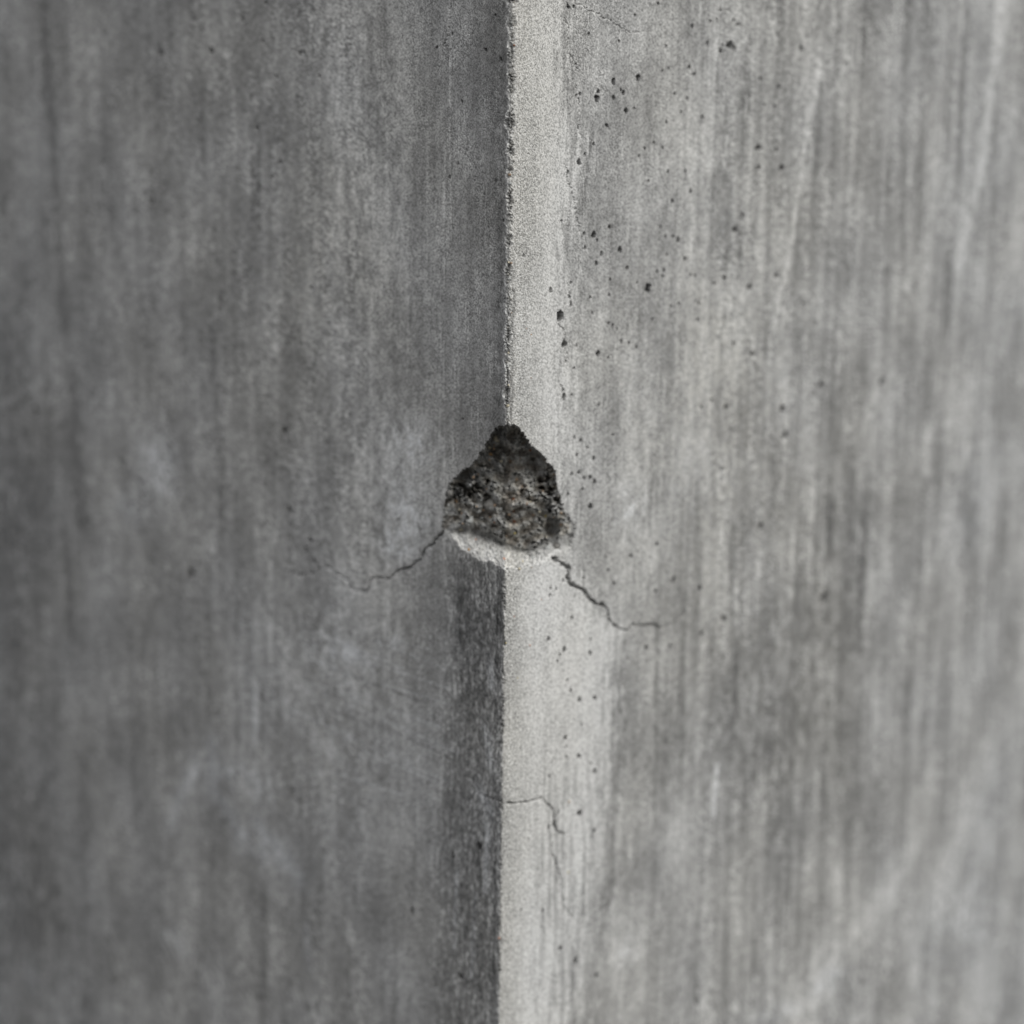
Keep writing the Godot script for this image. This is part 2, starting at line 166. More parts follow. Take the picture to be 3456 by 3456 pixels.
class Band:
	# a sheet of the wall between two vertical lines
	var xs: PackedFloat32Array
	var ys: PackedFloat32Array
	var nx := 0
	var ny := 0
	var zc: PackedFloat32Array      # depth of each column behind the edge
	var uc: PackedFloat32Array      # distance along the wall from the edge
	var sl: PackedFloat32Array      # slope of each column
	var zi: PackedFloat32Array      # set-back of the blunt edge at each vertex
	var dn: PackedFloat32Array      # out of the face
	var dh: PackedFloat32Array      # into the wall
	var su: PackedFloat32Array      # sideways shift along the face, under the rim of a hole
	var sy: PackedFloat32Array
	var tone: PackedFloat32Array
	var blue: PackedFloat32Array
	var id: PackedInt32Array
	var pos: PackedVector3Array
	var nor: PackedVector3Array
	var col: PackedColorArray
	var uv: PackedVector2Array
	var noise: FastNoiseLite
	var cellular: FastNoiseLite

	static func knee(a: float, k: float, w: float) -> float:
		if a < k - w:
			return a
		if a > k + w:
			return k
		var t := a - (k - w)
		return a - t * t / (4.0 * w)

	static func back(x: float) -> float:
		var a := absf(x)
		if x > 0.0:
			return 0.95 * a + 0.20 * knee(a, 11.0, 5.0)
		return 0.95 * a + 0.22 * knee(a, 10.5, 6.0) + 1.35 * (1.0 - exp(-a / 3.0))

	func start(x_list: PackedFloat32Array, y_list: PackedFloat32Array) -> void:
		xs = x_list
		ys = y_list
		nx = xs.size()
		ny = ys.size()
		zc.resize(nx)
		uc.resize(nx)
		sl.resize(nx)
		for i in nx:
			var x := xs[i]
			zc[i] = back(x)
			sl[i] = (back(x + 0.6) - back(x - 0.6)) / 1.2
			uc[i] = along(x)
		var n := nx * ny
		zi.resize(n)
		dn.resize(n)
		dh.resize(n)
		su.resize(n)
		sy.resize(n)
		tone.resize(n)
		blue.resize(n)
		id.resize(n)

	static func along(x: float) -> float:
		var a := absf(x)
		var first := minf(a, 11.0)
		return signf(x) * (first * 1.56 + (a - first) * 1.38)

	func col_from(x: float) -> int:
		return clampi(xs.bsearch(x), 0, nx)

	func row_from(y: float) -> int:
		return clampi(ys.bsearch(y), 0, ny)

	static func border(line: PackedVector2Array, y: float) -> float:
		# x of a border that runs downwards
		if y >= line[0].y:
			return line[0].x
		for k in line.size() - 1:
			if y >= line[k + 1].y:
				return lerpf(line[k + 1].x, line[k].x, (y - line[k + 1].y) / (line[k].y - line[k + 1].y))
		return line[line.size() - 1].x

	static func over(line: PackedVector2Array, x: float) -> float:
		# y of a line that runs to the right
		if x <= line[0].x:
			return line[0].y
		for k in line.size() - 1:
			if x <= line[k + 1].x:
				return lerpf(line[k].y, line[k + 1].y, (x - line[k].x) / maxf(line[k + 1].x - line[k].x, 0.001))
		return line[line.size() - 1].y

	func surface(pale_border: PackedVector2Array, dark_border: PackedVector2Array) -> void:
		# the concrete itself: grain, streaks of the formwork, the paste-rich strips beside the edge
		var n := noise
		for j in ny:
			var y := ys[j]
			var far_y := clampf((absf(y + 25.0) - 150.0) / 260.0, 0.0, 1.0)
			var pale_x := border(pale_border, y)
			var dark_x := border(dark_border, y)
			pale_x += (1.0 * n.get_noise_2d(y * 0.12, 290.0) if y < -12.0 else 0.0) + 0.25 * n.get_noise_2d(y * 1.3, 3.0) + 0.3 * n.get_noise_2d(y * 0.4, 90.0)
			dark_x += 0.3 * n.get_noise_2d(y * 1.1, 33.0) + 0.3 * n.get_noise_2d(y * 0.3, 190.0)
			var below := y < -7.0
			for i in nx:
				var at := j * nx + i
				var x := xs[i]
				var u := uc[i]
				var fine := 1.0 - maxf(far_y, clampf((absf(x) - 145.0) / 260.0, 0.0, 1.0))
				var broad := n.get_noise_2d(u * 0.05, y * 0.03)
				var band := n.get_noise_2d(u * 0.18 + 400.0, y * 0.007)
				var band_2 := n.get_noise_2d(u * 0.6 + 90.0, y * 0.016)
				var stripes := 0.4 + 0.38 * clampf((x - 28.0) / 25.0, 0.0, 1.0)
				var t := 0.15 * broad + stripes * (0.20 * band + 0.13 * clampf(band_2 * 2.2, -0.9, 0.9))
				var d := 0.02 * band_2
				if fine > 0.0:
					var hair := n.get_noise_2d(u * 1.7 + 7.0, y * 0.13)
					var hair_2 := n.get_noise_2d(u * 3.6 + 55.0, y * 0.30)
					var grain := n.get_noise_2d(u * 1.5, y * 1.15 + 800.0)
					var grain_2 := n.get_noise_2d(u * 3.3 + 20.0, y * 2.7)
					var cloud := n.get_noise_2d(u * 0.4, y * 0.33 + 300.0)
					var mottle := n.get_noise_2d(u * 0.19 + 60.0, y * 0.16 + 500.0)
					var where := n.get_noise_2d(u * 0.11 + 900.0, y * 0.05)
					var lines := clampf(0.35 + 1.3 * where, 0.0, 1.2) * (0.6 if x < -16.0 else 1.0) + 0.5 * exp(-absf(absf(x) - 13.0) / 3.0)
					# long thin lines left by the formwork, pale and dark, here and there
					var trace := n.get_noise_2d(u * 0.6 + 33.0, y * 0.011)
					var trace_2 := n.get_noise_2d(u * 0.7 + 233.0, y * 0.013 + 9.0)
					var pale_line := maxf(1.0 - absf(trace) * 4.5, 0.0)
					var dark_line := maxf(1.0 - absf(trace_2) * 4.5, 0.0)
					var broken := clampf(0.5 + 1.6 * n.get_noise_2d(u * 0.5, y * 0.07 + 77.0), 0.0, 1.0)
					t += fine * (lines * broken * (0.48 * pale_line - 0.26 * dark_line) + 0.03 * lines * hair + 0.03 * lines * hair_2)
					t += fine * (0.07 * clampf(grain * 1.8, -1.0, 1.0) + 0.34 * (0.75 + 0.6 * where) * clampf(grain_2 * 2.0, -1.0, 1.0) + 0.07 * cloud + 0.10 * mottle * (1.0 - 0.5 * stripes))
					t -= fine * 0.35 * maxf(n.get_noise_2d(u * 0.85 + 640.0, y * 0.7) - 0.66, 0.0) * 3.0
					d += fine * (0.008 * hair_2 + 0.012 * grain + 0.014 * grain_2)
					if x < 0.0 and x > -55.0 and y < 5.0:
						# wiped scratches across the darker face below the chip
						var wipe := maxf(1.0 - absf(n.get_noise_2d(u * 0.10 + y * 0.05 + 7.0, y * 0.75 - u * 0.28)) * 5.0, 0.0)
						var here := clampf(0.2 + 1.5 * n.get_noise_2d(u * 0.06 + 57.0, y * 0.05), 0.0, 1.0) * clampf((5.0 - y) / 20.0, 0.0, 1.0) * clampf((x + 55.0) / 20.0, 0.0, 1.0)
						t += 0.34 * wipe * here
						blue[at] += 0.6 * wipe * here
				blue[at] += clampf((absf(x) - 80.0) / 50.0, 0.0, 1.0) * 0.45 - 0.15 + 0.3 * n.get_noise_2d(u * 0.03 + 70.0, y * 0.02)  # bluer far out: edge tint of the lens, put into the colour
				var mark := 0
				if x > 0.0:
					var worn_away := clampf((-45.0 - y) / 25.0, 0.0, 1.0) * clampf((x - 4.0) / 6.0, 0.0, 1.0)
					var inside := clampf((pale_x - x) / (4.6 if below else 4.8) + 0.5 + 0.55 * n.get_noise_2d(u * 0.5, y * 0.07 + 44.0) + 0.3 * n.get_noise_2d(u * 1.4, y * 0.3 + 144.0), 0.0, 1.0)
					t += 0.13 * exp(-maxf(x - pale_x, 0.0) / 9.0) * (1.0 - inside)
					if x < pale_x:
						mark = 2
						d += 0.05 * clampf((pale_x - x) / 0.25, 0.0, 1.0)
						inside *= 1.0 - 0.65 * worn_away * clampf(0.35 + 1.3 * n.get_noise_2d(u * 0.45, y * 0.05 + 21.0), 0.0, 1.0)
					if inside > 0.0:
						t = t * (1.0 - 0.35 * inside) + inside * (0.57 if below else 0.55)
						# sandy speckle towards the edge
						var near := clampf(1.15 - x / (6.0 if below else 9.0), 0.0, 1.0)
						if fine > 0.0 and near > 0.0:
							var s := n.get_noise_2d(u * 2.5 + 700.0, y * 2.9)
							var s_2 := n.get_noise_2d(u * 1.9 + 300.0, y * 2.1)
							t += near * (0.12 * s_2 - (0.16 if below else 0.04) - (0.75 * clampf((s - 0.22) * 3.5, 0.0, 1.0)))
							blue[at] -= near * 1.6 * clampf((s - 0.15) * 3.0, 0.0, 1.0)
							d -= near * 0.10 * clampf((s - 0.12) * 3.0, 0.0, 1.0)
							blue[at] -= near * 0.35
				else:
					if x > dark_x:
						mark = 1
						d += (0.0 if below else 0.03) * clampf((x - dark_x) / 0.25, 0.0, 1.0)
						if below and fine > 0.0:
							var b := n.get_noise_2d(u * 0.6 + 111.0, y * 0.13)
							var b_2 := clampf(1.8 * n.get_noise_2d(u * 1.3 + 31.0, y * 0.5), -1.0, 1.0)
							t += (0.3 * b + 0.30 * b_2 - 0.03) * clampf((x - dark_x + 3.0 + 4.0 * b) / 8.0, 0.0, 1.0)
				dn[at] = d
				tone[at] += t
				id[at] = mark
				# the blunt, torn line of the edge
				if absf(x) < 3.0 and fine > 0.0:
					var half := 0.3
					if y > 9.0:
						half = lerpf(0.42, 0.85, clampf((y - 10.0) / 90.0, 0.0, 1.0))
					half += 0.22 * n.get_noise_2d(y * 0.22, 500.0) + 0.10 * n.get_noise_2d(y * 0.6, 530.0) + 0.05 * n.get_noise_2d(x * 0.8, y * 1.3 + 600.0)
					var mid := 0.12 if y > 9.0 else 0.0
					mid += 0.16 * n.get_noise_2d(y * 0.2, 710.0) + 0.1 * n.get_noise_2d(y * 0.6, 730.0)
					if absf(y - 74.0 - 4.0) < 3.0:
						mid -= 0.25 * (1.0 - absf(y - 78.0) / 3.0)
					var e := absf(x - mid)
					var flat_back := back(half)
					if zc[i] < flat_back:
						zi[at] = flat_back - zc[i]
					if e < half * 1.15:
						id[at] = 3
						var rough := n.get_noise_2d(x * 0.8 + 50.0, y * 0.6)
						var rough_2 := n.get_noise_2d(x * 1.8, y * 1.5 + 60.0)
						var worn := clampf(0.55 + 1.3 * n.get_noise_2d(y * 0.16, 811.0) + 0.5 * n.get_noise_2d(y * 0.5, 91.0), 0.12, 1.3)
						var deep := worn * (1.0 if y > 9.0 else 0.4)
						var inner := clampf((1.0 - e / half) * 3.5, 0.0, 1.0)
						var pit := clampf((rough_2 - 0.22) * 3.0, 0.0, 1.0)
						dn[at] += inner * deep * (0.28 * rough + 0.16 * rough_2 - 0.9 * pit)
						tone[at] += inner * (worn * 0.25 * rough - (-0.04 if y > 9.0 else 0.05) - 0.4 * pit * worn)
						if y > 9.0 and e / half > 0.72:
							# the thin lip of cement on either side of the tear
							dn[at] += 0.18 * worn
							tone[at] += 0.55 if x < mid else 0.2  # brighter tone paints the lips as lit
					elif x > 0.0 and x < half + 0.75 and y > 12.0 and y < 45.0:
						tone[at] -= 0.45    # smooth grey strip along the torn line

	func streak(pts: PackedVector2Array, w: float, amount: float, bluish: float) -> void:
		var lo := pts[0]
		var hi := pts[0]
		for p in pts:
			lo = lo.min(p)
			hi = hi.max(p)
		var m := w * 2.4
		var i0 := col_from(lo.x - m)
		var i1 := col_from(hi.x + m)
		var j0 := row_from(lo.y - m * 2.0)
		var j1 := row_from(hi.y + m * 2.0)
		var side := signf(pts[0].x)
		for j in range(j0, j1):
			var y := ys[j]
			for i in range(i0, i1):
				var x := xs[i]
				if x * side < 0.0:
					continue
				var best := 1e9
				for k in pts.size() - 1:
					var a := pts[k]
					var b := pts[k + 1]
					var ab := b - a
					var q := Vector2(x, y) - a
					var h := clampf(q.dot(ab) / ab.length_squared(), 0.0, 1.0)
					var v := q - ab * h
					var dd := v.x * v.x + v.y * v.y * (1.0 if h > 0.0 and h < 1.0 else 0.3)
					if dd < best:
						best = dd
				var dist := sqrt(best) / w
				if dist < 2.4:
					var rag := 1.0 + 0.4 * noise.get_noise_2d(x * 1.1 + 40.0, y * 0.15) + 0.2 * noise.get_noise_2d(x * 2.6, y * 0.9 + 70.0)
					dist *= rag
					var g := exp(-dist * dist)
					tone[j * nx + i] += amount * g * (1.0 + 0.5 * noise.get_noise_2d(x * 0.5, y * 0.35 + 55.0))
					blue[j * nx + i] += bluish * g

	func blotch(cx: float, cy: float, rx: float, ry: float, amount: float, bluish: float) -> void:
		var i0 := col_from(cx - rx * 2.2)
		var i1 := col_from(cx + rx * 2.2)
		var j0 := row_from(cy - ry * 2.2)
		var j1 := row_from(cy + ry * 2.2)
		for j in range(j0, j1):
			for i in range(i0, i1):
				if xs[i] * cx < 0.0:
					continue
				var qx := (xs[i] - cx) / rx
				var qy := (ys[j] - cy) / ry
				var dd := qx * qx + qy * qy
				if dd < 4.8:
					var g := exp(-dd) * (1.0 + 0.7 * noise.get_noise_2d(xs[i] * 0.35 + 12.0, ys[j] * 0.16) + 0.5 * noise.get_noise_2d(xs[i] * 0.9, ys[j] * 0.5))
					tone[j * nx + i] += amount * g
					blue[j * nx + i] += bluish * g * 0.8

	func hole(c: Vector3, number: int) -> void:
		var r := c.z
		var u := along(c.x)
		var i0 := col_from(c.x - r * 1.2)
		var i1 := col_from(c.x + r * 1.2)
		var j0 := row_from(c.y - r * 1.5)
		var j1 := row_from(c.y + r * 1.5)
		for j in range(j0, j1):
			for i in range(i0, i1):
				var du := uc[i] - u
				var dy := (ys[j] - c.y) * 0.8
				var d := sqrt(du * du + dy * dy)
				d /= r * (1.0 + 0.3 * noise.get_noise_2d(c.x * 7.0 + du / maxf(d, 0.01) * 0.7, c.y * 3.0 + dy / maxf(d, 0.01) * 0.7))
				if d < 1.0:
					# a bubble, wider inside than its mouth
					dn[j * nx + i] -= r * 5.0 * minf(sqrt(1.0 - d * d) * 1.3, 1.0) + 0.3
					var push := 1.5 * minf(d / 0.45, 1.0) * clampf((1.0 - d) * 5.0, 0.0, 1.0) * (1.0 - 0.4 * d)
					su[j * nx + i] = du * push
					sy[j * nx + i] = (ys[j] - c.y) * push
					tone[j * nx + i] -= 0.7  # inside darkened in colour to deepen the shade of the hole
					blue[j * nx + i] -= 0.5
				if d < 1.12:
					id[j * nx + i] = number
				elif d < 1.5:
					tone[j * nx + i] += 0.08

	func crack(pts: Array[Vector3], number: int, lip: float, share := 1.0) -> void:
		var lo := Vector2(1e9, 1e9)
		var hi := -lo
		for p in pts:
			lo = lo.min(Vector2(p.x, p.y))
			hi = hi.max(Vector2(p.x, p.y))
		var i0 := col_from(lo.x - 1.6)
		var i1 := col_from(hi.x + 1.6)
		var j0 := row_from(lo.y - 1.6)
		var j1 := row_from(hi.y + 1.6)
		for j in range(j0, j1):
			for i in range(i0, i1):
				var x := xs[i] + 0.16 * noise.get_noise_2d(xs[i] * 1.1 + 9.0, ys[j] * 1.1) + 0.1 * noise.get_noise_2d(xs[i] * 2.4 + 9.0, ys[j] * 2.4)
				var y := ys[j] + 0.22 * noise.get_noise_2d(xs[i] * 1.1, ys[j] * 1.1 + 99.0) + 0.1 * noise.get_noise_2d(xs[i] * 2.4, ys[j] * 2.4 + 99.0)
				var best := 1e9
				var w := 0.3
				var above := 0.0
				for k in pts.size() - 1:
					var ax := pts[k].x
					var ay := pts[k].y
					var bx := pts[k + 1].x - ax
					var by := pts[k + 1].y - ay
					var h := clampf(((x - ax) * bx + (y - ay) * by) / (bx * bx + by * by + 1e-6), 0.0, 1.0)
					var vx := x - ax - bx * h
					var vy := y - ay - by * h
					var dd := vx * vx + vy * vy
					if dd < best:
						best = dd
						w = lerpf(pts[k].z, pts[k + 1].z, h)
						above = vy if absf(bx) > absf(by) * 0.4 else vx * 0.5
				var d := sqrt(best)
				var at := j * nx + i
				w *= 1.0 + 0.3 * noise.get_noise_2d(xs[i] * 0.9, ys[j] * 0.9 + 40.0)
				var half := maxf(w * 0.5, 0.11)
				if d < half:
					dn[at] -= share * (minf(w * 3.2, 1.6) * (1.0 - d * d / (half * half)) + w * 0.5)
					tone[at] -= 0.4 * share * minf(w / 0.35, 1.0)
				if d < half * 1.25:
					id[at] = number
				if d < 1.5 and above < 0.0:
					dn[at] += lip * exp(-d / 0.45)
					tone[at] += lip * 4.0 * exp(-d / 0.25)  # lit lower lip: highlight painted into the tone

	func chip(outline: PackedVector2Array, front: PackedVector2Array, rear: PackedVector2Array, pits: Array[Vector3], pit_depths: PackedFloat32Array) -> void:
		# what is left where a piece has broken out of the edge
		var lo := outline[0]
		var hi := outline[0]
		for p in outline:
			lo = lo.min(p)
			hi = hi.max(p)
		var n := noise
		for j in range(row_from(lo.y - 1.0), row_from(hi.y + 1.0)):
			for i in range(col_from(lo.x - 1.0), col_from(hi.x + 1.0)):
				var x := xs[i]
				var y := ys[j]
				var p := Vector2(x + 0.25 * n.get_noise_2d(x * 0.9, y * 0.9 + 17.0) + 0.1 * n.get_noise_2d(x * 2.2, y * 2.2), y + 0.25 * n.get_noise_2d(x * 0.9 + 71.0, y * 0.9) + 0.1 * n.get_noise_2d(x * 2.2 + 9.0, y * 2.2))
				if not Geometry2D.is_point_in_polygon(p, outline):
					continue
				var edge := 1e9
				for k in outline.size():
					var a := outline[k]
					var b := outline[(k + 1) % outline.size()]
					var c := Geometry2D.get_closest_point_to_segment(p, a, b)
					edge = minf(edge, c.distance_squared_to(p))
				edge = sqrt(edge)
				var at := j * nx + i
				var lump := n.get_noise_2d(x * 0.13, y * 0.15 + 5.0)
				var lump_2 := n.get_noise_2d(x * 0.27 + 3.0, y * 0.33)
				var grit := n.get_noise_2d(x * 0.85, y * 1.0 + 45.0)
				var grit_2 := n.get_noise_2d(x * 1.9, y * 2.2 + 145.0)
				var cell := cellular.get_noise_2d(x * 0.42 + 0.2 * grit, y * 0.5)
				var cell_2 := cellular.get_noise_2d(x * 1.1 + 40.0, y * 1.3 + 0.2 * grit_2)
				var depth := 14.6 + 1.6 * lump + 1.6 * lump_2 + 0.45 * grit + 0.3 * grit_2 + 1.5 * cell + 0.6 * cell_2
				depth += 1.8 * clampf((y - 2.0) / 8.0, 0.0, 1.2)
				var bulge := Vector2(x + 0.5, (y - 2.0) * 0.9).length() / 9.0
				depth -= 1.8 * exp(-bulge * bulge)
				for k in pits.size():
					var q := pits[k]
					var dd := ((x - q.x) * (x - q.x) + (y - q.y) * (y - q.y)) / (q.z * q.z) * (1.0 + 0.7 * lump_2 + 0.7 * grit)
					if dd < 4.0:
						depth += pit_depths[k] * exp(-dd * dd)
				var f := Band.over(front, x)
				var r := Band.over(rear, x)
				var t := clampf((p.y - f) / maxf(r - f, 0.15), 0.0, 1.0)
				id[at] = 4
				var shade := -0.02 + 0.28 * grit_2 - 0.15 * grit - 0.2 * lump_2
				if p.y < r:
					id[at] = 5
					var even := zc[i] + (15.3 - zc[i]) * t + 0.22 * grit * (0.2 + t) + 0.10 * grit_2 + 1.3 * lump_2 * t + 0.8 * lump * t
					depth = lerpf(even, depth, smoothstep(0.8, 1.0, t))
					shade = 0.46 + 0.16 * grit_2 + 0.14 * grit + 0.2 * lump_2 - 0.45 * smoothstep(0.45, 1.0, t) - 0.18 * smoothstep(1.0, 4.0, x)
					blue[at] -= 0.35
				else:
					blue[at] -= 1.3 + 1.2 * clampf(lump_2 * 2.0, -1.0, 1.0) + 0.8 * grit_2
				dn[at] = 0.0
				var deep := maxf((depth - zc[i]) / 0.978, minf(edge * 0.9, 0.5) if id[at] == 4 else (minf(edge * 1.2, 1.1) if x > 8.0 else 0.04))
				if id[at] == 4:
					# the upper side slopes back and down from its lip
					var calm := clampf(edge / 1.6, 0.15, 1.0)
					var open := 12.0 * clampf((2.5 - y - 3.0 * lump_2) / 3.0, 0.0, 1.0)
					deep = minf(deep, open + 8.5 + edge * 1.5 + calm * (2.2 * lump_2 + 0.9 * grit + 0.5 * grit_2 + 1.8 * cell + 1.0 * cell_2))
					deep = maxf(deep, minf(0.6 + edge * 2.5, 4.5 * clampf((y + 2.0) / 4.0, 0.12, 1.0)) * (1.0 + 0.9 * lump_2 + 0.9 * grit + 0.4 * grit_2))
				dh[at] = maxf(deep, 0.04)
				zi[at] = 0.0
				tone[at] = shade + 0.12 * tone[at]

	func finish(pale: float, dark: float) -> void:
		var n := nx * ny
		pos.resize(n)
		nor.resize(n)
		col.resize(n)
		uv.resize(n)
		var into := Vector3(0, -sin(deg_to_rad(12.0)), -cos(deg_to_rad(12.0)))
		for i in nx:
			var out := Vector3(sl[i], 0.0, 1.0).normalized()
			var base := pale if xs[i] > 0.0 else dark  # shaded face also darker in colour, to strengthen the contrast of the light
			var x := xs[i]
			var z := -zc[i]
			for j in ny:
				var at := j * nx + i
				var p := Vector3(x, ys[j], z - zi[at]) + out * dn[at]
				p += Vector3(out.z, 0.0, -out.x) * su[at] + Vector3(0.0, sy[at], 0.0)
				if dh[at] > 0.0:
					p += into * dh[at]
				pos[at] = p
				uv[at] = Vector2(uc[i] / 70.0, ys[j] / 70.0)
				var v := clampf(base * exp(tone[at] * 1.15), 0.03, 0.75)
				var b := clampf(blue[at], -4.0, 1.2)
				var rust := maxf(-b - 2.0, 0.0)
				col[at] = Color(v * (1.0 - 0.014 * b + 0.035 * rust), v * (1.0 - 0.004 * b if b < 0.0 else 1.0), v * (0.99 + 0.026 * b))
		for j in ny:
			var up := mini(j + 1, ny - 1) * nx
			var down := maxi(j - 1, 0) * nx
			for i in nx:
				var ri := mini(i + 1, nx - 1)
				var le := maxi(i - 1, 0)
				nor[j * nx + i] = (pos[j * nx + ri] - pos[j * nx + le]).cross(pos[up + i] - pos[down + i]).normalized()
		for at in n:
			pos[at] = pos[at] * 0.001 + Vector3(0, 1.25, 0)

	func blend_rows(i: int) -> void:
		# the neighbouring sheet has every second row only: the rows between lie on its straight edges
		for j in range(1, ny - 1, 2):
			var a := (j - 1) * nx + i
			var b := (j + 1) * nx + i
			var at := j * nx + i
			pos[at] = (pos[a] + pos[b]) * 0.5
			nor[at] = (nor[a] + nor[b]).normalized()
			col[at] = col[a].lerp(col[b], 0.5)
			uv[at] = (uv[a] + uv[b]) * 0.5

	func pieces() -> Dictionary:
		# kind of piece -> indices of its triangles; 0 and -1 are the two plain faces
		var found := {}
		var left := PackedInt32Array()
		var right := PackedInt32Array()
		for j in ny - 1:
			for i in nx - 1:
				var a := j * nx + i
				var b := a + 1
				var c := a + nx
				var d := c + 1
				var k := id[a]
				if k == 0:
					if xs[i] < 0.0:
						left.append_array(PackedInt32Array([a, c, b, b, c, d]))
					else:
						right.append_array(PackedInt32Array([a, c, b, b, c, d]))
				else:
					if not found.has(k):
						found[k] = PackedInt32Array()
					var list: PackedInt32Array = found[k]
					list.append_array(PackedInt32Array([a, c, b, b, c, d]))
					found[k] = list
		if left.size():
			found[-1] = left
		if right.size():
			found[0] = right
		return found

	func cut(index: PackedInt32Array) -> Array:
		var map := PackedInt32Array()
		map.resize(nx * ny)
		var order := PackedInt32Array()
		var fresh := PackedInt32Array()
		fresh.resize(index.size())
		for k in index.size():
			var v := index[k]
			if map[v] == 0:
				order.append(v)
				map[v] = order.size()
			fresh[k] = map[v] - 1
		return gather(order, fresh)

	func cut_small(index: PackedInt32Array) -> Array:
		var map := {}
		var order := PackedInt32Array()
		var fresh := PackedInt32Array()
		fresh.resize(index.size())
		for k in index.size():
			var v := index[k]
			if not map.has(v):
				map[v] = order.size()
				order.append(v)
			fresh[k] = map[v]
		return gather(order, fresh)

	func gather(order: PackedInt32Array, fresh: PackedInt32Array) -> Array:
		var p := PackedVector3Array()
		var q := PackedVector3Array()
		var c := PackedColorArray()
		var t := PackedVector2Array()
		var n := order.size()
		p.resize(n)
		q.resize(n)
		c.resize(n)
		t.resize(n)
		for k in n:
			var v := order[k]
			p[k] = pos[v]
			q[k] = nor[v]
			c[k] = col[v]
			t[k] = uv[v]
		var arrays := []
		arrays.resize(Mesh.ARRAY_MAX)
		arrays[Mesh.ARRAY_VERTEX] = p
		arrays[Mesh.ARRAY_NORMAL] = q
		arrays[Mesh.ARRAY_COLOR] = c
		arrays[Mesh.ARRAY_TEX_UV] = t
		arrays[Mesh.ARRAY_INDEX] = fresh
		return arrays

	func point(x: float, y: float) -> Vector3:
		# the surface at a place, in metres
		var i := clampi(xs.bsearch(x), 0, nx - 1)
		var j := clampi(ys.bsearch(y), 0, ny - 1)
		return pos[j * nx + i]


var bands: Array[Band] = []
var wall_material: StandardMaterial3D
var taken := {}


func put(parent: Node3D, called: String, mesh: Mesh, material: Material = null, label := "") -> MeshInstance3D:
	var o := MeshInstance3D.new()
	var n: int = taken.get(called, 0)
	taken[called] = n + 1
	o.name = called if n == 0 else "%s_%03d" % [called, n]
	o.mesh = mesh
	if material:
		o.material_override = material
	if label:
		o.set_meta("label", label)
	parent.add_child(o, true)
	return o


func streak(pts: PackedVector2Array, w: float, amount: float, bluish: float) -> void:
	for b in bands:
		b.streak(pts, w, amount, bluish)


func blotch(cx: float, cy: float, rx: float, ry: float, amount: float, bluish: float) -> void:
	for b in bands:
		b.blotch(cx, cy, rx, ry, amount, bluish)


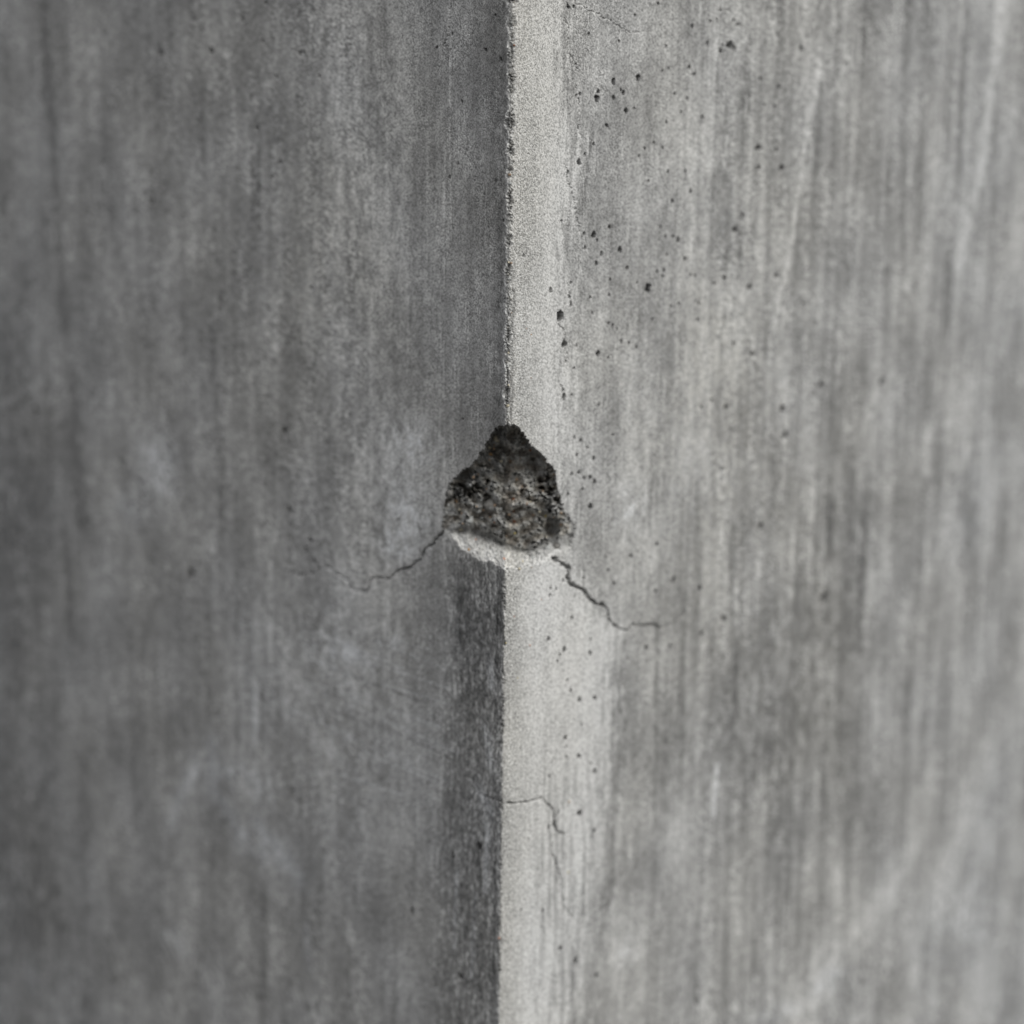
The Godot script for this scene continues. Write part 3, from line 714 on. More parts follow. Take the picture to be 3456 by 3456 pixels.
func stains_and_shading() -> void:  # marks of the concrete itself, plus some shading put into the colour
	streak(PackedVector2Array([Vector2(68.56, 101.97), Vector2(68.11, 85.52)]), 1.07, .53, 0)
	streak(PackedVector2Array([Vector2(65.37, 72.61), Vector2(63.82, 59.74), Vector2(62.89, 50.53), Vector2(60.85, 39.37), Vector2(59.1, 30.78)]), .54, .49, 0)
	streak(PackedVector2Array([Vector2(68.25, 88.18), Vector2(65.37, 72.61)]), .86, .26, 0)
	streak(PackedVector2Array([Vector2(116.32, 102.39), Vector2(115.04, 84.62), Vector2(113.27, 66.72), Vector2(109.96, 48.68), Vector2(108.49, 40.27)]), 1.82, .53, 0)
	streak(PackedVector2Array([Vector2(117.87, 102.4), Vector2(117.6, 94.95)]), 2.67, .17, 0)
	streak(PackedVector2Array([Vector2(79.3, 102.07), Vector2(79.27, 83.42), Vector2(79.09, 70.26), Vector2(78.37, 56.89), Vector2(77.46, 38.45)]), .86, -.33, 0)
	streak(PackedVector2Array([Vector2(69.09, 101.98), Vector2(68.34, 89.22), Vector2(68.45, 68.86), Vector2(68.32, 53.77), Vector2(68.28, 45.45)]), .96, -.28, 0)
	streak(PackedVector2Array([Vector2(90.02, 102.16), Vector2(89.64, 90.85), Vector2(89.5, 69.79)]), .86, -.26, 0)
	streak(PackedVector2Array([Vector2(97.16, 87.63), Vector2(95.98, 67.54)]), .64, -.25, 0)
	streak(PackedVector2Array([Vector2(106.61, 102.3), Vector2(106.36, 74.89), Vector2(106.43, 59.03)]), 1.28, -.23, 0)
	streak(PackedVector2Array([Vector2(104.77, 38.96), Vector2(105.12, 25.52)]), .86, -.25, 0)
	streak(PackedVector2Array([Vector2(115.5, 84.61), Vector2(115.56, 62.55)]), .75, -.23, 0)
	streak(PackedVector2Array([Vector2(87.77, 40.54), Vector2(88.46, 27.42)]), .86, -.28, 0)
	streak(PackedVector2Array([Vector2(76.81, 28.76), Vector2(77.6, 20.92), Vector2(76.76, 9.15), Vector2(76.8, -.58)]), .86, -.36, 0)
	streak(PackedVector2Array([Vector2(75.54, -12.66), Vector2(75.75, -23.45)]), .96, -.4, 0)
	streak(PackedVector2Array([Vector2(85.02, -12.23), Vector2(84.77, -24.63), Vector2(84.33, -45.03)]), 1.18, -.33, 0)
	streak(PackedVector2Array([Vector2(92.31, 6.86), Vector2(93.75, -11.74), Vector2(93.53, -24.17)]), .75, -.33, 0)
	streak(PackedVector2Array([Vector2(101.5, -11.01), Vector2(101.85, -27.94), Vector2(100.85, -42.49)]), 1.39, -.28, 0)
	streak(PackedVector2Array([Vector2(112.88, -12.99), Vector2(112.3, -21.44)]), 1.07, -.28, 0)
	streak(PackedVector2Array([Vector2(101.24, 1.4), Vector2(101.41, -9.43)]), 1.07, .36, 0)
	streak(PackedVector2Array([Vector2(118.27, -3.35), Vector2(117.87, -11.85)]), 3.21, .17, 0)
	streak(PackedVector2Array([Vector2(80.7, 11.7), Vector2(79.67, 3.97)]), 1.71, .2, 0)
	streak(PackedVector2Array([Vector2(71.11, -9.72), Vector2(70.44, -16.35)]), .54, .33, 0)
	streak(PackedVector2Array([Vector2(87.38, -30.34), Vector2(86.92, -41.45)]), .96, .26, 0)
	streak(PackedVector2Array([Vector2(97.78, -41.8), Vector2(96.87, -50.12)]), 1.18, .26, 0)
	streak(PackedVector2Array([Vector2(65.68, -16.67), Vector2(66.34, -32.71)]), .32, .33, 0)
	streak(PackedVector2Array([Vector2(66.99, -18.93), Vector2(67.34, -36.98)]), .43, -.33, 0)
	streak(PackedVector2Array([Vector2(47.95, -13.59), Vector2(48.33, -17.29)]), .43, .26, 0)
	streak(PackedVector2Array([Vector2(52.11, -26), Vector2(52.85, -39.48)]), .43, .3, 0)
	streak(PackedVector2Array([Vector2(42.04, 32.73), Vector2(43.24, -4.68)]), .75, .17, 0)
	streak(PackedVector2Array([Vector2(50.06, -15.21), Vector2(50.87, -27.57)]), .32, -.26, 0)
	streak(PackedVector2Array([Vector2(48.65, -68.85), Vector2(48.46, -74.85), Vector2(48.24, -80.1)]), .48, .99, 1)
	streak(PackedVector2Array([Vector2(99.05, -62.21), Vector2(98.13, -73.35)]), .96, -.4, 0)
	streak(PackedVector2Array([Vector2(81.8, -67.65), Vector2(81.83, -86.69)]), .96, -.33, 0)
	streak(PackedVector2Array([Vector2(76.13, -72.27), Vector2(76.71, -85.13)]), .96, -.25, 0)
	streak(PackedVector2Array([Vector2(91.45, -63.86), Vector2(91.77, -75.9)]), .54, .28, 0)
	streak(PackedVector2Array([Vector2(75.04, -79.59), Vector2(75.06, -89.67)]), .54, .3, 0)
	streak(PackedVector2Array([Vector2(68.14, -96.33), Vector2(68.99, -127.27)]), .54, -.36, 0)
	streak(PackedVector2Array([Vector2(104.35, -104.74), Vector2(97.45, -114.89), Vector2(90.41, -119.94), Vector2(84.56, -125.72), Vector2(79.32, -133.41), Vector2(72.54, -137.36)]), 2.14, .25, 0)
	streak(PackedVector2Array([Vector2(126.77, -93.53), Vector2(114.83, -112.55), Vector2(110.7, -127.17)]), 3.85, .23, 0)
	streak(PackedVector2Array([Vector2(125.37, -120.69), Vector2(123.25, -129.3)]), 1.28, -.17, 0)
	streak(PackedVector2Array([Vector2(59.96, -113.34), Vector2(60.08, -123.87)]), .96, -.23, 0)
	streak(PackedVector2Array([Vector2(46.93, -87.69), Vector2(47.8, -130.98)]), .75, .21, 0)
	streak(PackedVector2Array([Vector2(16.54, 74.64), Vector2(15.6, 66.67), Vector2(14.53, 59.44)]), .37, -.49, 0)
	streak(PackedVector2Array([Vector2(25.63, -33.82), Vector2(25.45, -61.23), Vector2(24.58, -75.51), Vector2(24, -92.48)]), .96, -.26, 0)
	streak(PackedVector2Array([Vector2(18.03, -80.8), Vector2(18.17, -93.62)]), .37, -.41, 0)
	streak(PackedVector2Array([Vector2(22.4, -90.82), Vector2(21.85, -104.07)]), .86, -.25, 0)
	streak(PackedVector2Array([Vector2(16.23, -102.84), Vector2(16.27, -117.43)]), .64, -.3, 0)
	streak(PackedVector2Array([Vector2(30.91, 7.16), Vector2(31.17, -11.49)]), .43, -.23, 0)
	streak(PackedVector2Array([Vector2(33.39, -30.89), Vector2(33.54, -50.18)]), .43, -.28, 0)
	streak(PackedVector2Array([Vector2(39.41, -26.27), Vector2(40.19, -60.57)]), .54, -.21, 0)
	streak(PackedVector2Array([Vector2(52.62, -40.3), Vector2(52.99, -69.23)]), .43, -.2, 0)
	streak(PackedVector2Array([Vector2(43.87, -28.46), Vector2(43.64, -49.17)]), .32, .26, 0)
	streak(PackedVector2Array([Vector2(65.19, 27.08), Vector2(65.65, .27)]), .75, -.2, 0)
	streak(PackedVector2Array([Vector2(54.95, 37.73), Vector2(55.65, 1.92)]), .64, -.15, 0)
	streak(PackedVector2Array([Vector2(43.33, 65.11), Vector2(43.87, 29.63)]), .64, -.17, 0)
	streak(PackedVector2Array([Vector2(50.66, 101.82), Vector2(49.86, 72.69)]), 1.07, -.13, 0)
	streak(PackedVector2Array([Vector2(86.74, 24.5), Vector2(86.8, 9.44)]), .64, .17, 0)
	streak(PackedVector2Array([Vector2(103.03, 22.56), Vector2(102.72, 7.14)]), .86, -.17, 0)
	streak(PackedVector2Array([Vector2(-111.34, 99.29), Vector2(-111.26, 81.95), Vector2(-109.53, 63.27), Vector2(-108.31, 36.72), Vector2(-107.97, 21.96)]), 1.71, -.28, 0)
	streak(PackedVector2Array([Vector2(-105.68, 9.74), Vector2(-105.23, -1.66), Vector2(-104.34, -14.64), Vector2(-104.03, -25.82)]), 2.14, -.4, 0)
	streak(PackedVector2Array([Vector2(-109.17, -30.31), Vector2(-108.24, -42.22), Vector2(-108.87, -53.24)]), 1.93, -.33, 0)
	streak(PackedVector2Array([Vector2(-67.22, 27.16), Vector2(-66.13, 5.41), Vector2(-65.19, -6.72), Vector2(-66.12, -26.86)]), .86, -.28, 0)
	streak(PackedVector2Array([Vector2(-69.81, 83.87), Vector2(-68.78, 61.65), Vector2(-68.42, 39.06)]), .96, -.15, 0)
	streak(PackedVector2Array([Vector2(-66.23, 51.24), Vector2(-65.09, 34.68)]), .75, -.25, 0)
	streak(PackedVector2Array([Vector2(-90.88, 42.52), Vector2(-89.67, 31.46)]), 1.5, -.2, 0)
	streak(PackedVector2Array([Vector2(-95.02, 83.92), Vector2(-95.24, 63.12)]), .75, -.17, 0)
	streak(PackedVector2Array([Vector2(-80.75, 84.55), Vector2(-80.88, 70.25)]), .43, -.25, 0)
	streak(PackedVector2Array([Vector2(-54.81, 77.74), Vector2(-55.29, 51.19)]), .32, -.26, 0)
	streak(PackedVector2Array([Vector2(-53.14, -24.04), Vector2(-53.31, -47.38)]), .37, .3, 0)
	streak(PackedVector2Array([Vector2(-54.31, -21.61), Vector2(-53.27, -24.07)]), .37, .23, 0)
	streak(PackedVector2Array([Vector2(-73.16, -78.48), Vector2(-77.2, -86.96), Vector2(-79.82, -94.95)]), 1.39, .25, 1)
	streak(PackedVector2Array([Vector2(-68.36, -71.34), Vector2(-68.51, -82.23), Vector2(-63.78, -87.19), Vector2(-61.6, -91.67)]), 1.71, .21, 1)
	streak(PackedVector2Array([Vector2(-57.14, -55.01), Vector2(-57.24, -66.98)]), .43, .41, 1)
	streak(PackedVector2Array([Vector2(-61.27, -59.64), Vector2(-61.5, -68.3)]), .37, -.43, 0)
	streak(PackedVector2Array([Vector2(-55.24, -54.46), Vector2(-55.64, -69.54)]), .37, -.33, 0)
	streak(PackedVector2Array([Vector2(-56.87, -87.03), Vector2(-45.78, -96.85)]), 1.5, .15, 1)
	streak(PackedVector2Array([Vector2(-44.5, -108.46), Vector2(-44, -116.8)]), .96, .2, 1)
	streak(PackedVector2Array([Vector2(-93.99, -102.18), Vector2(-92.57, -107.62)]), .96, -.23, 0)
	streak(PackedVector2Array([Vector2(-54.96, -104.16), Vector2(-55.63, -136.43)]), .64, -.2, 0)
	streak(PackedVector2Array([Vector2(-90.52, -76.48), Vector2(-90.1, -99.46)]), .75, -.17, 0)
	streak(PackedVector2Array([Vector2(-97.5, -113.16), Vector2(-95.53, -129.24)]), .96, -.17, 0)
	streak(PackedVector2Array([Vector2(-120.24, -64.57), Vector2(-120.65, -87.2)]), 1.07, -.13, 0)
	streak(PackedVector2Array([Vector2(-77.73, -23.22), Vector2(-78.87, -47.96)]), .64, .12, 0)
	streak(PackedVector2Array([Vector2(-98.29, -113.45), Vector2(-101.77, -95.15)]), .75, .1, 0)
	streak(PackedVector2Array([Vector2(-41.4, -37.36), Vector2(-21.66, -40.01)]), .15, .28, 1)
	streak(PackedVector2Array([Vector2(-36.35, -40.25), Vector2(-11.1, -41.38)]), .15, .28, 1)
	streak(PackedVector2Array([Vector2(-42.72, -49.36), Vector2(-13.35, -50.52)]), .15, .28, 1)
	streak(PackedVector2Array([Vector2(-33.85, -51.68), Vector2(-9.83, -54.95)]), .15, .28, 1)
	streak(PackedVector2Array([Vector2(-38.9, -59.32), Vector2(-19.17, -60.44)]), .15, .28, 1)
	streak(PackedVector2Array([Vector2(-28.92, -35.24), Vector2(-12.29, -37.34)]), .15, .28, 1)
	streak(PackedVector2Array([Vector2(-43.99, -43.57), Vector2(-28.9, -45.4)]), .15, .28, 1)
	streak(PackedVector2Array([Vector2(-21.56, -61.2), Vector2(-9.76, -61.98)]), .15, .28, 1)
	streak(PackedVector2Array([Vector2(-47.95, -57.09), Vector2(-30.11, -59.06)]), .15, .28, 1)
	streak(PackedVector2Array([Vector2(-30.11, -61.49), Vector2(-13.25, -63.01)]), .15, .28, 1)
	streak(PackedVector2Array([Vector2(-26.46, -44.7), Vector2(-11.07, -44.86)]), .15, .28, 1)
	streak(PackedVector2Array([Vector2(-36.37, -68.41), Vector2(-21.53, -68.42)]), .15, .28, 1)
	streak(PackedVector2Array([Vector2(-38.88, -44.59), Vector2(-16.89, -46.08)]), .27, -.3, 0)
	streak(PackedVector2Array([Vector2(-28.89, -53.83), Vector2(-10.97, -56.54)]), .27, -.3, 0)
	streak(PackedVector2Array([Vector2(-41.45, -53.92), Vector2(-24, -55.36)]), .27, -.3, 0)
	streak(PackedVector2Array([Vector2(-3.78, 101.31), Vector2(-3.7, 59.93), Vector2(-3.84, 17.01)]), 3.21, -.15, 0)
	streak(PackedVector2Array([Vector2(-1.68, 101.35), Vector2(-1.74, 57.04), Vector2(-1.45, 17.62)]), .96, -.28, 0)  # shading of the form beside the edge, put into the colour
	streak(PackedVector2Array([Vector2(-5.13, -14.92), Vector2(-5.42, -39.44), Vector2(-6.3, -62.97), Vector2(-6.74, -86.83), Vector2(-6.92, -114.96)]), 4.49, -.31, 0)
	streak(PackedVector2Array([Vector2(-.97, -11.3), Vector2(-.8, -16.24), Vector2(-.81, -24.06)]), .64, -.53, 0)
	streak(PackedVector2Array([Vector2(-1.36, -24.28), Vector2(-1.24, -60.68), Vector2(-1.17, -111.6)]), .43, -.41, 0)
	streak(PackedVector2Array([Vector2(-9.83, -29.43), Vector2(-10.26, -58.63), Vector2(-10.92, -88.68), Vector2(-11.39, -117.2)]), 2.78, -.12, 0)
	streak(PackedVector2Array([Vector2(-9.26, -17.83), Vector2(-9.38, -29.29)]), .75, -.33, 0)
	streak(PackedVector2Array([Vector2(-2.69, -33.27), Vector2(-2.31, -37.09)]), .86, .36, 1)
	streak(PackedVector2Array([Vector2(-3.65, -46.78), Vector2(-2.43, -54.32)]), .86, .3, 1)
	streak(PackedVector2Array([Vector2(-4.61, -61.09), Vector2(-2.31, -64.69)]), 1.07, .36, 1)
	streak(PackedVector2Array([Vector2(-2.83, -68.43), Vector2(-3.23, -82.73)]), .54, .33, 1)
	streak(PackedVector2Array([Vector2(-5.26, -84.94), Vector2(-5.88, -103.23)]), .43, .33, 1)
	streak(PackedVector2Array([Vector2(-9.36, -80.81), Vector2(-9.89, -99.12)]), .32, .26, 1)
	streak(PackedVector2Array([Vector2(-4.48, -72.74), Vector2(-4.73, -81.12)]), .43, -.49, 0)
	streak(PackedVector2Array([Vector2(-12.9, 8.37), Vector2(-12.72, -13.06)]), .24, .33, 0)
	streak(PackedVector2Array([Vector2(-13.97, .26), Vector2(-13.8, -7.63)]), .21, .25, 0)
	streak(PackedVector2Array([Vector2(-20.89, 40.47), Vector2(-20.81, 24.88)]), .21, .2, 0)
	streak(PackedVector2Array([Vector2(-29.05, 34.9), Vector2(-29.02, 14.43)]), .32, .17, 0)
	streak(PackedVector2Array([Vector2(-36.23, 84.32), Vector2(-36.26, 54.31)]), .32, .2, 0)
	streak(PackedVector2Array([Vector2(-12.55, 99.06), Vector2(-12.17, 80.23)]), .37, .36, 0)
	streak(PackedVector2Array([Vector2(-30.33, 94.35), Vector2(-30.29, 64.89)]), .43, .17, 0)
	blotch(-81.76, -7.53, 5.65, 8.03, .34, 1)
	blotch(-90.05, -19.5, 4.71, 4.28, .17, 1)
	blotch(-18.99, 10, 5.65, 5.35, .34, 1)
	blotch(-20.65, -5.73, 5.65, 6.42, .29, 1)
	blotch(-23.56, -13.31, 4.71, 3.21, .2, 1)
	blotch(-55.43, -77.92, 3.06, 4.81, .34, 1)
	blotch(-62.97, -77.03, 4.71, 3.21, .2, 1)
	blotch(-78.86, -125.45, 4, 3.64, .2, 1)
	blotch(-123.08, -151.42, 2.35, 5.88, .31, 1)
	blotch(-36.35, -40.25, 7.06, 3.21, .17, 1)
	blotch(-24.08, -35.12, 3.53, 2.35, .27, 1)
	blotch(-54.87, -92.42, 7.06, 4.28, .17, 1)
	blotch(-30.29, 68.2, 12.95, 44.94, .29, 0)
	blotch(-26.56, -10.5, 10.59, 32.1, .22, 0)
	blotch(-127.46, -33.06, 15.3, 64.2, -.41, 0)  # left side darkened in colour, standing in for lens falloff
	blotch(-125.86, -132.29, 23.54, 35.31, -.34, 0)  # lower left too: falloff of brightness painted into the tone
	blotch(-94.8, 63.16, 15.3, 37.45, .03, 0)
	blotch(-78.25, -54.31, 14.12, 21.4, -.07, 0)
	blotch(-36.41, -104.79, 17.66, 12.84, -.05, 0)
	blotch(-38.91, -61.79, 20.01, 27.82, .17, .5)
	blotch(-54.42, -35.22, 23.54, 21.4, .09, .2)
	blotch(-46.3, 13.74, 8.24, 17.12, -.09, 0)
	blotch(58.56, -58.11, 15.3, 27.82, -.22, -.1)
	blotch(79.87, -39.06, 12.95, 34.24, -.17, -.1)
	blotch(86.54, -87.05, 10.59, 12.84, -.17, -.1)
	blotch(27.72, 1.93, 7.06, 9.63, .17, 0)
	blotch(26.71, -4.82, 4.71, 6.42, .17, 1)
	blotch(35.4, -59.22, 8.24, 12.84, -.14, 0)
	blotch(42.41, -83.69, 7.06, 13.91, .09, 0)
	blotch(67.11, -136.43, 5.88, 3.21, .2, 1)
	blotch(79.86, -132.52, 4.71, 3.21, .14, 1)
	blotch(41.24, 73.06, 18.83, 32.1, .1, 0)
	blotch(104.61, 71.61, 17.66, 37.45, .03, .3)
	blotch(117.23, -6.92, 11.77, 32.1, .05, .5)
	blotch(123.28, -127.12, 16.48, 32.1, .1, .6)
	blotch(45.35, 22.46, 14.12, 12.84, .07, 0)
	blotch(81.96, 62.92, 5.88, 12.84, -.07, 0)
	blotch(98.62, -87.97, 14.12, 16.05, .03, 0)
	blotch(66.26, -80.89, 12.95, 21.4, -.12, 0)
	blotch(48.49, 40.71, 4.71, 4.28, .14, 0)
	blotch(41.37, 68.92, 4.12, 1.93, .2, 0)
	blotch(24.15, 51.96, 4.71, 12.84, -.1, 0)
	blotch(20.22, -83.84, 4.71, 4.28, .17, 0)
	blotch(28.57, -105.31, 2.59, 4.28, .27, .5)
	blotch(27.52, -87.52, 3.53, 6.42, -.17, 0)
	blotch(37, -72, 2.94, 6.42, -.1, 0)
	blotch(11.49, 9.26, 3.06, 6.42, .09, 0)
	blotch(-6.16, -22.58, 5.3, 11.77, -.26, 0)
	blotch(67.71, -49.02, 16.48, 44.94, -.07, -.25)
	blotch(45.75, 10.66, 23.54, 53.5, .05, -.45)
	blotch(-41.17, 44.69, 23.54, 42.8, .05, -.4)


func steps(from: float, to: float, step: float) -> PackedFloat32Array:
	var list := PackedFloat32Array()
	var n := roundi((to - from) / step)
	for k in n + 1:
		list.append(lerpf(from, to, float(k) / n))
	return list


func growing(from: float, to: float, step: float, most: float) -> PackedFloat32Array:
	# places beyond from, ever farther apart, the last one at to
	var list := PackedFloat32Array()
	var at := from
	var s := step
	while true:
		s = minf(s * 1.07, most)
		at += s * signf(to - from)
		if absf(to - at) < s * 0.8 or (to - at) * signf(to - from) < 0.0:
			break
		list.append(at)
	list.append(to)
	return list


func backwards(list: PackedFloat32Array) -> PackedFloat32Array:
	var r := list.duplicate()
	r.reverse()
	return r


func every_second(list: PackedFloat32Array) -> PackedFloat32Array:
	var r := PackedFloat32Array()
	for k in range(0, list.size(), 2):
		r.append(list[k])
	return r


func _ready() -> void:
	# camera
	var cam := Camera3D.new()
	cam.name = "camera"
	var pitch := deg_to_rad(PITCH)
	var ahead := Vector3(0, -sin(pitch), -cos(pitch))
	var up := Vector3(0, cos(pitch), -sin(pitch))
	var roll := deg_to_rad(0.8)
	var side := Vector3.RIGHT * cos(roll) + up * sin(roll)
	up = up * cos(roll) - Vector3.RIGHT * sin(roll)
	cam.transform = Transform3D(Basis(side, up, -ahead), Vector3(0.00135, MID, 0) - ahead * 0.5)
	var lens := CameraAttributesPhysical.new()
	lens.frustum_focal_length = 84.5
	lens.frustum_focus_distance = 0.489
	lens.frustum_near = 0.05
	lens.frustum_far = 400.0
	lens.exposure_aperture = 8.0
	cam.attributes = lens
	cam.fov = 23.4
	cam.near = 0.05
	cam.far = 400.0
	add_child(cam)
	cam.current = true

	# an overcast sky, brighter towards the zenith and from the right
	var around := WorldEnvironment.new()
	around.name = "world_environment"
	var env := Environment.new()
	env.background_mode = Environment.BG_SKY
	var sky := Sky.new()
	var air := ProceduralSkyMaterial.new()
	air.sky_top_color = Color(0.878, 0.88, 0.888)
	air.sky_horizon_color = Color(0.66, 0.66, 0.66)
	air.sky_curve = 0.25
	air.ground_bottom_color = Color(0.3, 0.3, 0.3)
	air.ground_horizon_color = Color(0.5, 0.5, 0.5)
	air.sun_angle_max = 1.0
	sky.sky_material = air
	env.sky = sky
	env.tonemap_mode = Environment.TONE_MAPPER_LINEAR
	env.tonemap_exposure = 1.33
	env.sdfgi_enabled = true
	env.ssao_enabled = true
	env.ssil_enabled = true
	around.environment = env
	add_child(around)
	var sun := DirectionalLight3D.new()
	sun.name = "veiled_sun"
	sun.light_color = Color(1.0, 0.995, 0.98)
	sun.light_energy = 0.5
	sun.light_angular_distance = 40.0
	sun.shadow_enabled = true
	var azimuth := deg_to_rad(52.0)      # from straight ahead of the edge towards the pale face
	var high := deg_to_rad(40.0)
	var towards := Vector3(sin(azimuth) * cos(high), sin(high), cos(azimuth) * cos(high))
	sun.basis = Basis.looking_at(-towards)
	add_child(sun)

	# ground below the frame
	var ground := MeshInstance3D.new()
	ground.name = "ground"
	var flat := PlaneMesh.new()
	flat.size = Vector2(300, 300)
	ground.mesh = flat
	var gm := StandardMaterial3D.new()
	gm.resource_name = "paving"
	gm.albedo_color = Color(0.22, 0.22, 0.21).linear_to_srgb()
	gm.roughness = 0.95
	var gn := FastNoiseLite.new()
	gn.seed = 4
	gn.frequency = 0.02
	gn.fractal_octaves = 5
	var gi := gn.get_seamless_image(512, 512)
	gi.adjust_bcs(0.75, 0.5, 1.0)
	gi.generate_mipmaps()
	gm.albedo_texture = ImageTexture.create_from_image(gi)
	gm.uv1_triplanar = true
	gm.uv1_world_triplanar = true
	gm.uv1_scale = Vector3(0.8, 0.8, 0.8)
	ground.material_override = gm
	ground.set_meta("kind", "structure")
	ground.set_meta("label", "grey paved ground at the foot of the concrete wall")
	add_child(ground)

	build_wall()


func build_wall() -> void:
	var noise := FastNoiseLite.new()
	noise.seed = 11
	noise.frequency = 1.0
	noise.noise_type = FastNoiseLite.TYPE_SIMPLEX
	noise.fractal_type = FastNoiseLite.FRACTAL_NONE
	var cellular := FastNoiseLite.new()
	cellular.seed = 5
	cellular.frequency = 1.0
	cellular.noise_type = FastNoiseLite.TYPE_CELLULAR
	cellular.cellular_return_type = FastNoiseLite.RETURN_DISTANCE

	# the material: cement grain over the colours of the sheet
	wall_material = StandardMaterial3D.new()
	wall_material.resource_name = "cast_concrete"
	wall_material.vertex_color_use_as_albedo = true
	wall_material.roughness = 0.86
	wall_material.metallic_specular = 0.35
	wall_material.albedo_texture = ImageTexture.create_from_image(grain_picture(0.0, 0.36, 1.36))
	wall_material.heightmap_enabled = true
	wall_material.heightmap_texture = ImageTexture.create_from_image(grain_picture(1.0, 0.0, 1.0))
	wall_material.heightmap_scale = 0.006

	var rows_fine := steps(-122.0, 110.0, 0.15)
	var rows := backwards(growing(-165.0, -1250.0, 0.6, 14.0))
	rows.append_array(steps(-165.0, -122.4, 0.4))
	rows.append_array(rows_fine)
	rows.append_array(growing(110.0, 1450.0, 0.3, 14.0))
	if rows.size() % 2 == 0:
		rows.remove_at(rows.size() - 2)
	var rows_side := every_second(rows)
	var middle := Band.new()
	var left := Band.new()
	var right := Band.new()
	bands = [middle, left, right]
	middle.start(steps(-30.0, 45.0, 0.15), rows)
	var l := backwards(growing(-145.0, -1500.0, 0.5, 14.0))
	l.append_array(steps(-145.0, -30.0, 0.4))
	l[l.size() - 1] = middle.xs[0]
	left.start(l, rows_side)
	var r := steps(45.0, 150.0, 0.4)
	r[0] = middle.xs[middle.nx - 1]
	r.append_array(growing(150.0, 1500.0, 0.5, 14.0))
	right.start(r, rows_side)
	for b in bands:
		b.noise = noise
		b.cellular = cellular
		b.surface(pale_border, dark_border)
	stains_and_shading()
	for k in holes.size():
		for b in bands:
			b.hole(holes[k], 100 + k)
	middle.chip(hollow_outline, ledge_front, ledge_back, hollow_pits, pit_depths)
	var lines: Array = [crack_line_1, crack_line_2, crack_line_3, crack_line_4, crack_line_5]
	var flakes: Array = [flake_line_1, flake_line_2, flake_line_3, flake_line_4, flake_line_5, flake_line_6, flake_line_7, flake_line_8, flake_line_9, flake_line_10, flake_line_11]
	for k in lines.size():
		var line: Array[Vector3] = lines[k]
		for b in bands:
			b.crack(line, 10 + k, 0.1, 0.55 if k == 4 else 1.0)
	for k in flakes.size():
		var line: Array[Vector3] = flakes[k]
		for b in bands:
			b.crack(line, 20 + k, 0.12, 0.45)
	for b in bands:
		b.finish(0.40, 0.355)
	middle.blend_rows(0)
	middle.blend_rows(middle.nx - 1)

	# the wall as one thing, its pieces as parts
	var wall := Node3D.new()
	wall.name = "concrete_wall"
	wall.set_meta("label", "grey cast concrete wall corner with a chip broken out of its sharp edge")
	wall.set_meta("category", "wall")
	wall.set_meta("kind", "thing")
	add_child(wall)
	var found := {}
	for b in bands:
		var pieces := b.pieces()
		for k in pieces:
			if not found.has(k):
				found[k] = ArrayMesh.new()
			var m: ArrayMesh = found[k]
			var index: PackedInt32Array = pieces[k]
			m.add_surface_from_arrays(Mesh.PRIMITIVE_TRIANGLES, b.cut(index) if index.size() > 30000 else b.cut_small(index))
	put(wall, "wall_face", found[-1], wall_material, "darker face of the wall on the shaded side of the edge")
	put(wall, "wall_face", found[0], wall_material, "paler streaked face of the wall, pitted with air holes")
	put(wall, "edge_strip", found[1], wall_material, "dark strip of smooth cement beside the edge")
	put(wall, "edge_strip", found[2], wall_material, "pale sandy strip of cement beside the edge")
	put(wall, "torn_edge", found[3], wall_material, "ragged gritty line along the corner of the wall")
	var hollow := put(wall, "chipped_hollow", found[4], wall_material, "dark rough hollow where a piece has broken out")
	put(hollow, "broken_ledge", found[5], wall_material, "pale broken ledge at the bottom of the hollow")
	var said := ["thin dark crack that runs from the hollow across the darker face", "jagged dark crack that runs from the hollow across the paler face", "thin crack across the edge below the hollow", "thin crack winding down the pale strip", "fine crack sloping across the top of the paler face"]
	for k in said.size():
		if found.has(10 + k):
			put(wall, "crack", found[10 + k], wall_material, said[k])
	for k in flakes.size():
		if found.has(20 + k):
			put(wall, "flaked_seam", found[20 + k], wall_material)
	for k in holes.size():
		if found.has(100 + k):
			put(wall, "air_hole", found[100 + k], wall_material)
	stones(wall, hollow, middle)
	# the rest of the block behind the two faces
	var st := SurfaceTool.new()
	st.begin(Mesh.PRIMITIVE_TRIANGLES)
	st.set_color(Color(0.3, 0.3, 0.3))
	var top := MID + 1.45
	var lx := -1.5
	var lz := -Band.back(-1500.0) * 0.001
	var rz := -Band.back(1500.0) * 0.001
	var bz := lz + rz
	var ring := [Vector3(lx, 0, lz), Vector3(0, 0, bz), Vector3(1.5, 0, rz)]
	for k in 2:
		var a: Vector3 = ring[k]
		var b: Vector3 = ring[k + 1]
		var h := Vector3(0, top, 0)
		for v in [a, b, a + h, b, b + h, a + h]:
			st.set_uv(Vector2(v.x * 14.0, v.y * 14.0))
			st.add_vertex(v)
	for v in [Vector3(0, top, 0), Vector3(1.5, top, rz), Vector3(lx, top, lz), Vector3(1.5, top, rz), Vector3(0, top, bz), Vector3(lx, top, lz)]:
		st.set_uv(Vector2(v.x * 14.0, v.z * 14.0))
		st.add_vertex(v)
	st.generate_normals()
	put(wall, "wall_core", st.commit(), wall_material)


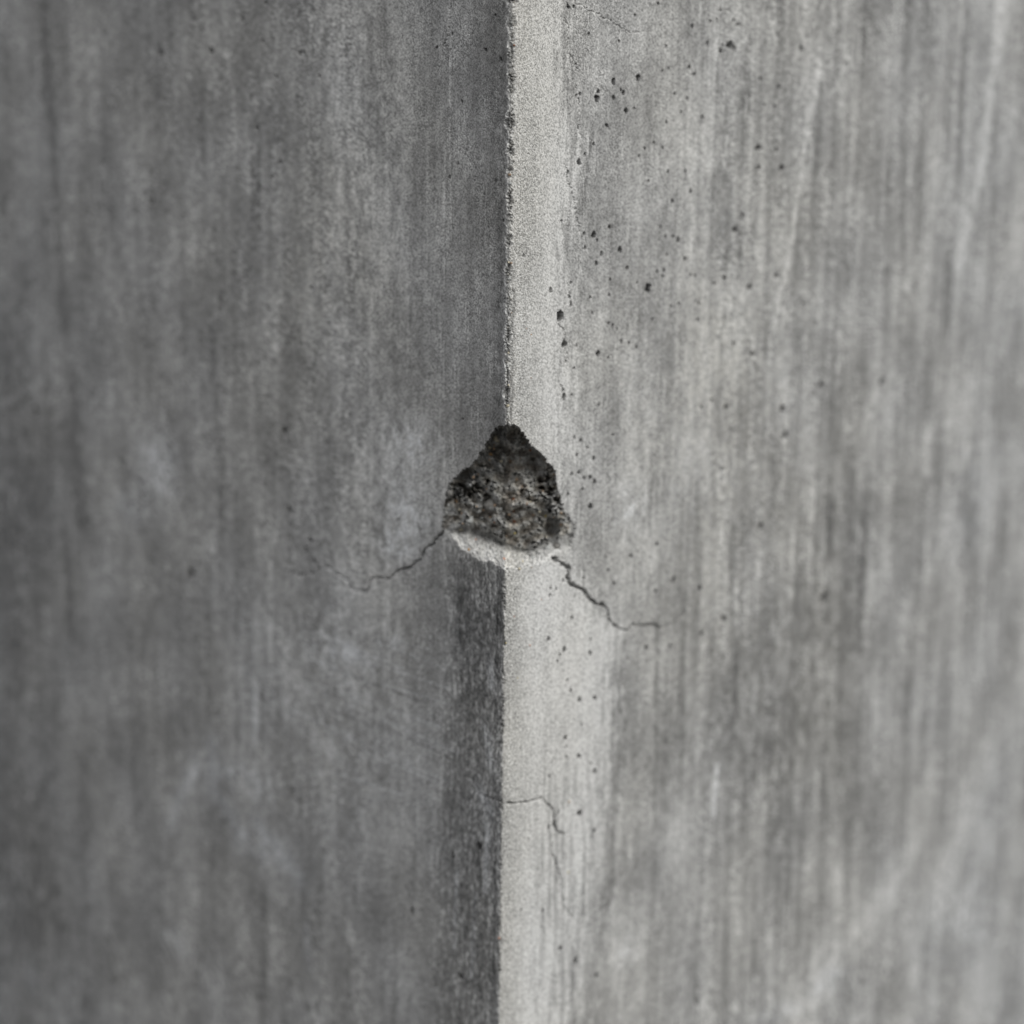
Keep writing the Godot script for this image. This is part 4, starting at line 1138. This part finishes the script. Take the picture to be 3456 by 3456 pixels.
func grain_picture(height: float, low: float, high: float) -> Image:
	# sand-like noise of three sizes that repeats without a seam: an albedo, or a height
	var rng := RandomNumberGenerator.new()
	rng.seed = 31
	var layers: Array[PackedByteArray] = []
	for size in [1024, 512, 256]:
		var raw := PackedByteArray()
		raw.resize(size * size)
		for k in raw.size():
			raw[k] = rng.randi() & 255
		var im := Image.create_from_data(size, size, false, Image.FORMAT_L8, raw)
		if size < 1024:
			im.resize(1024, 1024, Image.INTERPOLATE_CUBIC)
		layers.append(im.get_data())
	var a := layers[0]
	var b := layers[1]
	var c := layers[2]
	for k in a.size():
		var v := (0.25 * a[k] + 0.35 * b[k] + 0.40 * c[k]) / 255.0
		v = clampf((v - 0.5) * 1.6 + 0.5, 0.0, 1.0)
		if height == 0.0:
			v = pow(minf(lerpf(low, high, v), 1.0), 0.4545)
		a[k] = int(v * 255.0)
	return Image.create_from_data(1024, 1024, false, Image.FORMAT_L8, a)


func pebble(seed_number: int) -> ArrayMesh:
	# a small angular grain
	var ball := SphereMesh.new()
	ball.radius = 1.0
	ball.height = 2.0
	ball.radial_segments = 9
	ball.rings = 5
	var arrays := ball.get_mesh_arrays()
	var points: PackedVector3Array = arrays[Mesh.ARRAY_VERTEX]
	var n := FastNoiseLite.new()
	n.seed = seed_number
	n.frequency = 0.8
	for k in points.size():
		var p := points[k]
		p *= 1.0 + 0.75 * n.get_noise_3dv(p)
		p.x = clampf(p.x, -0.75, 0.6)
		p.y = clampf(p.y, -0.7, 0.8)
		p.z = clampf(p.z, -0.8, 0.65)
		points[k] = p
	arrays[Mesh.ARRAY_VERTEX] = points
	var m := ArrayMesh.new()
	m.add_surface_from_arrays(Mesh.PRIMITIVE_TRIANGLES, arrays)
	var st := SurfaceTool.new()
	st.create_from(m, 0)
	st.set_smooth_group(0)
	st.generate_normals()
	return st.commit()


func stones(wall: Node3D, hollow: Node3D, middle: Band) -> void:
	# sand and small stones that stick out of the broken cement
	var shapes: Array[ArrayMesh] = []
	for k in 6:
		shapes.append(pebble(70 + k))
	var shades := [Color(0.62, 0.56, 0.42), Color(0.62, 0.36, 0.16), Color(0.24, 0.10, 0.05), Color(0.62, 0.32, 0.22), Color(0.30, 0.29, 0.27), Color(0.50, 0.51, 0.50), Color(0.60, 0.50, 0.20), Color(0.36, 0.26, 0.18)]
	var stuffs: Array[StandardMaterial3D] = []
	for c in shades:
		var m := StandardMaterial3D.new()
		m.resource_name = "sand"
		m.albedo_color = c.linear_to_srgb()
		m.albedo_texture = wall_material.albedo_texture
		m.uv1_triplanar = true
		m.uv1_scale = Vector3(0.12, 0.12, 0.12)
		m.roughness = 0.6
		stuffs.append(m)
	var rng := RandomNumberGenerator.new()
	rng.seed = 9
	for k in hollow_stones.size():
		var s := hollow_stones[k]
		grain_at(hollow, "stone" if s.z > 0.75 else "sand_grain", shapes[k % 6], stuffs[hollow_stone_kinds[k]], middle.point(s.x, s.y), s.z, rng)
	for k in edge_stones.size():
		var s := edge_stones[k]
		grain_at(wall, "sand_grain", shapes[k % 6], stuffs[edge_stone_kinds[k]], middle.point(s.x, s.y), s.z * 0.8, rng)
	# fine grey sand along the torn edge
	for k in 60:
		var y := rng.randf_range(18.0, 110.0)
		var x := 0.12 + rng.randf_range(-0.7, 0.7) * lerpf(0.5, 1.0, (y - 10.0) / 100.0)
		grain_at(wall, "sand_grain", shapes[k % 6], stuffs[[4, 5, 7, 4, 5, 4][rng.randi() % 6]], middle.point(x, y), rng.randf_range(0.14, 0.34), rng)
	# many smaller ones strewn over the broken face
	var made := 0
	while made < 150:
		var x := rng.randf_range(-11.0, 13.0)
		var y := rng.randf_range(-10.0, 17.0)
		var i := middle.col_from(x)
		var j := middle.row_from(y)
		var pick := rng.randi() % 20
		var size := rng.randf_range(0.14, 0.42)
		if middle.id[j * middle.nx + i] != 4:
			continue
		grain_at(hollow, "sand_grain", shapes[made % 6], stuffs[[4, 4, 4, 4, 4, 4, 5, 5, 7, 7, 7, 2, 4, 0, 4, 4, 7, 5, 7, 4][pick]], middle.point(x, y), size, rng)
		made += 1


func grain_at(parent: Node3D, called: String, shape: Mesh, stuff: Material, at: Vector3, r: float, rng: RandomNumberGenerator) -> void:
	var o := put(parent, called, shape, stuff)
	var b := Basis.from_euler(Vector3(rng.randf() * TAU, rng.randf() * TAU, rng.randf() * TAU))
	o.transform = Transform3D(b.scaled_local(Vector3(r, r * rng.randf_range(0.7, 1.0), r * rng.randf_range(0.7, 1.0)) * 0.001), at + Vector3(0, 0, r * (0.0003 if r < 0.45 else -0.0002)))
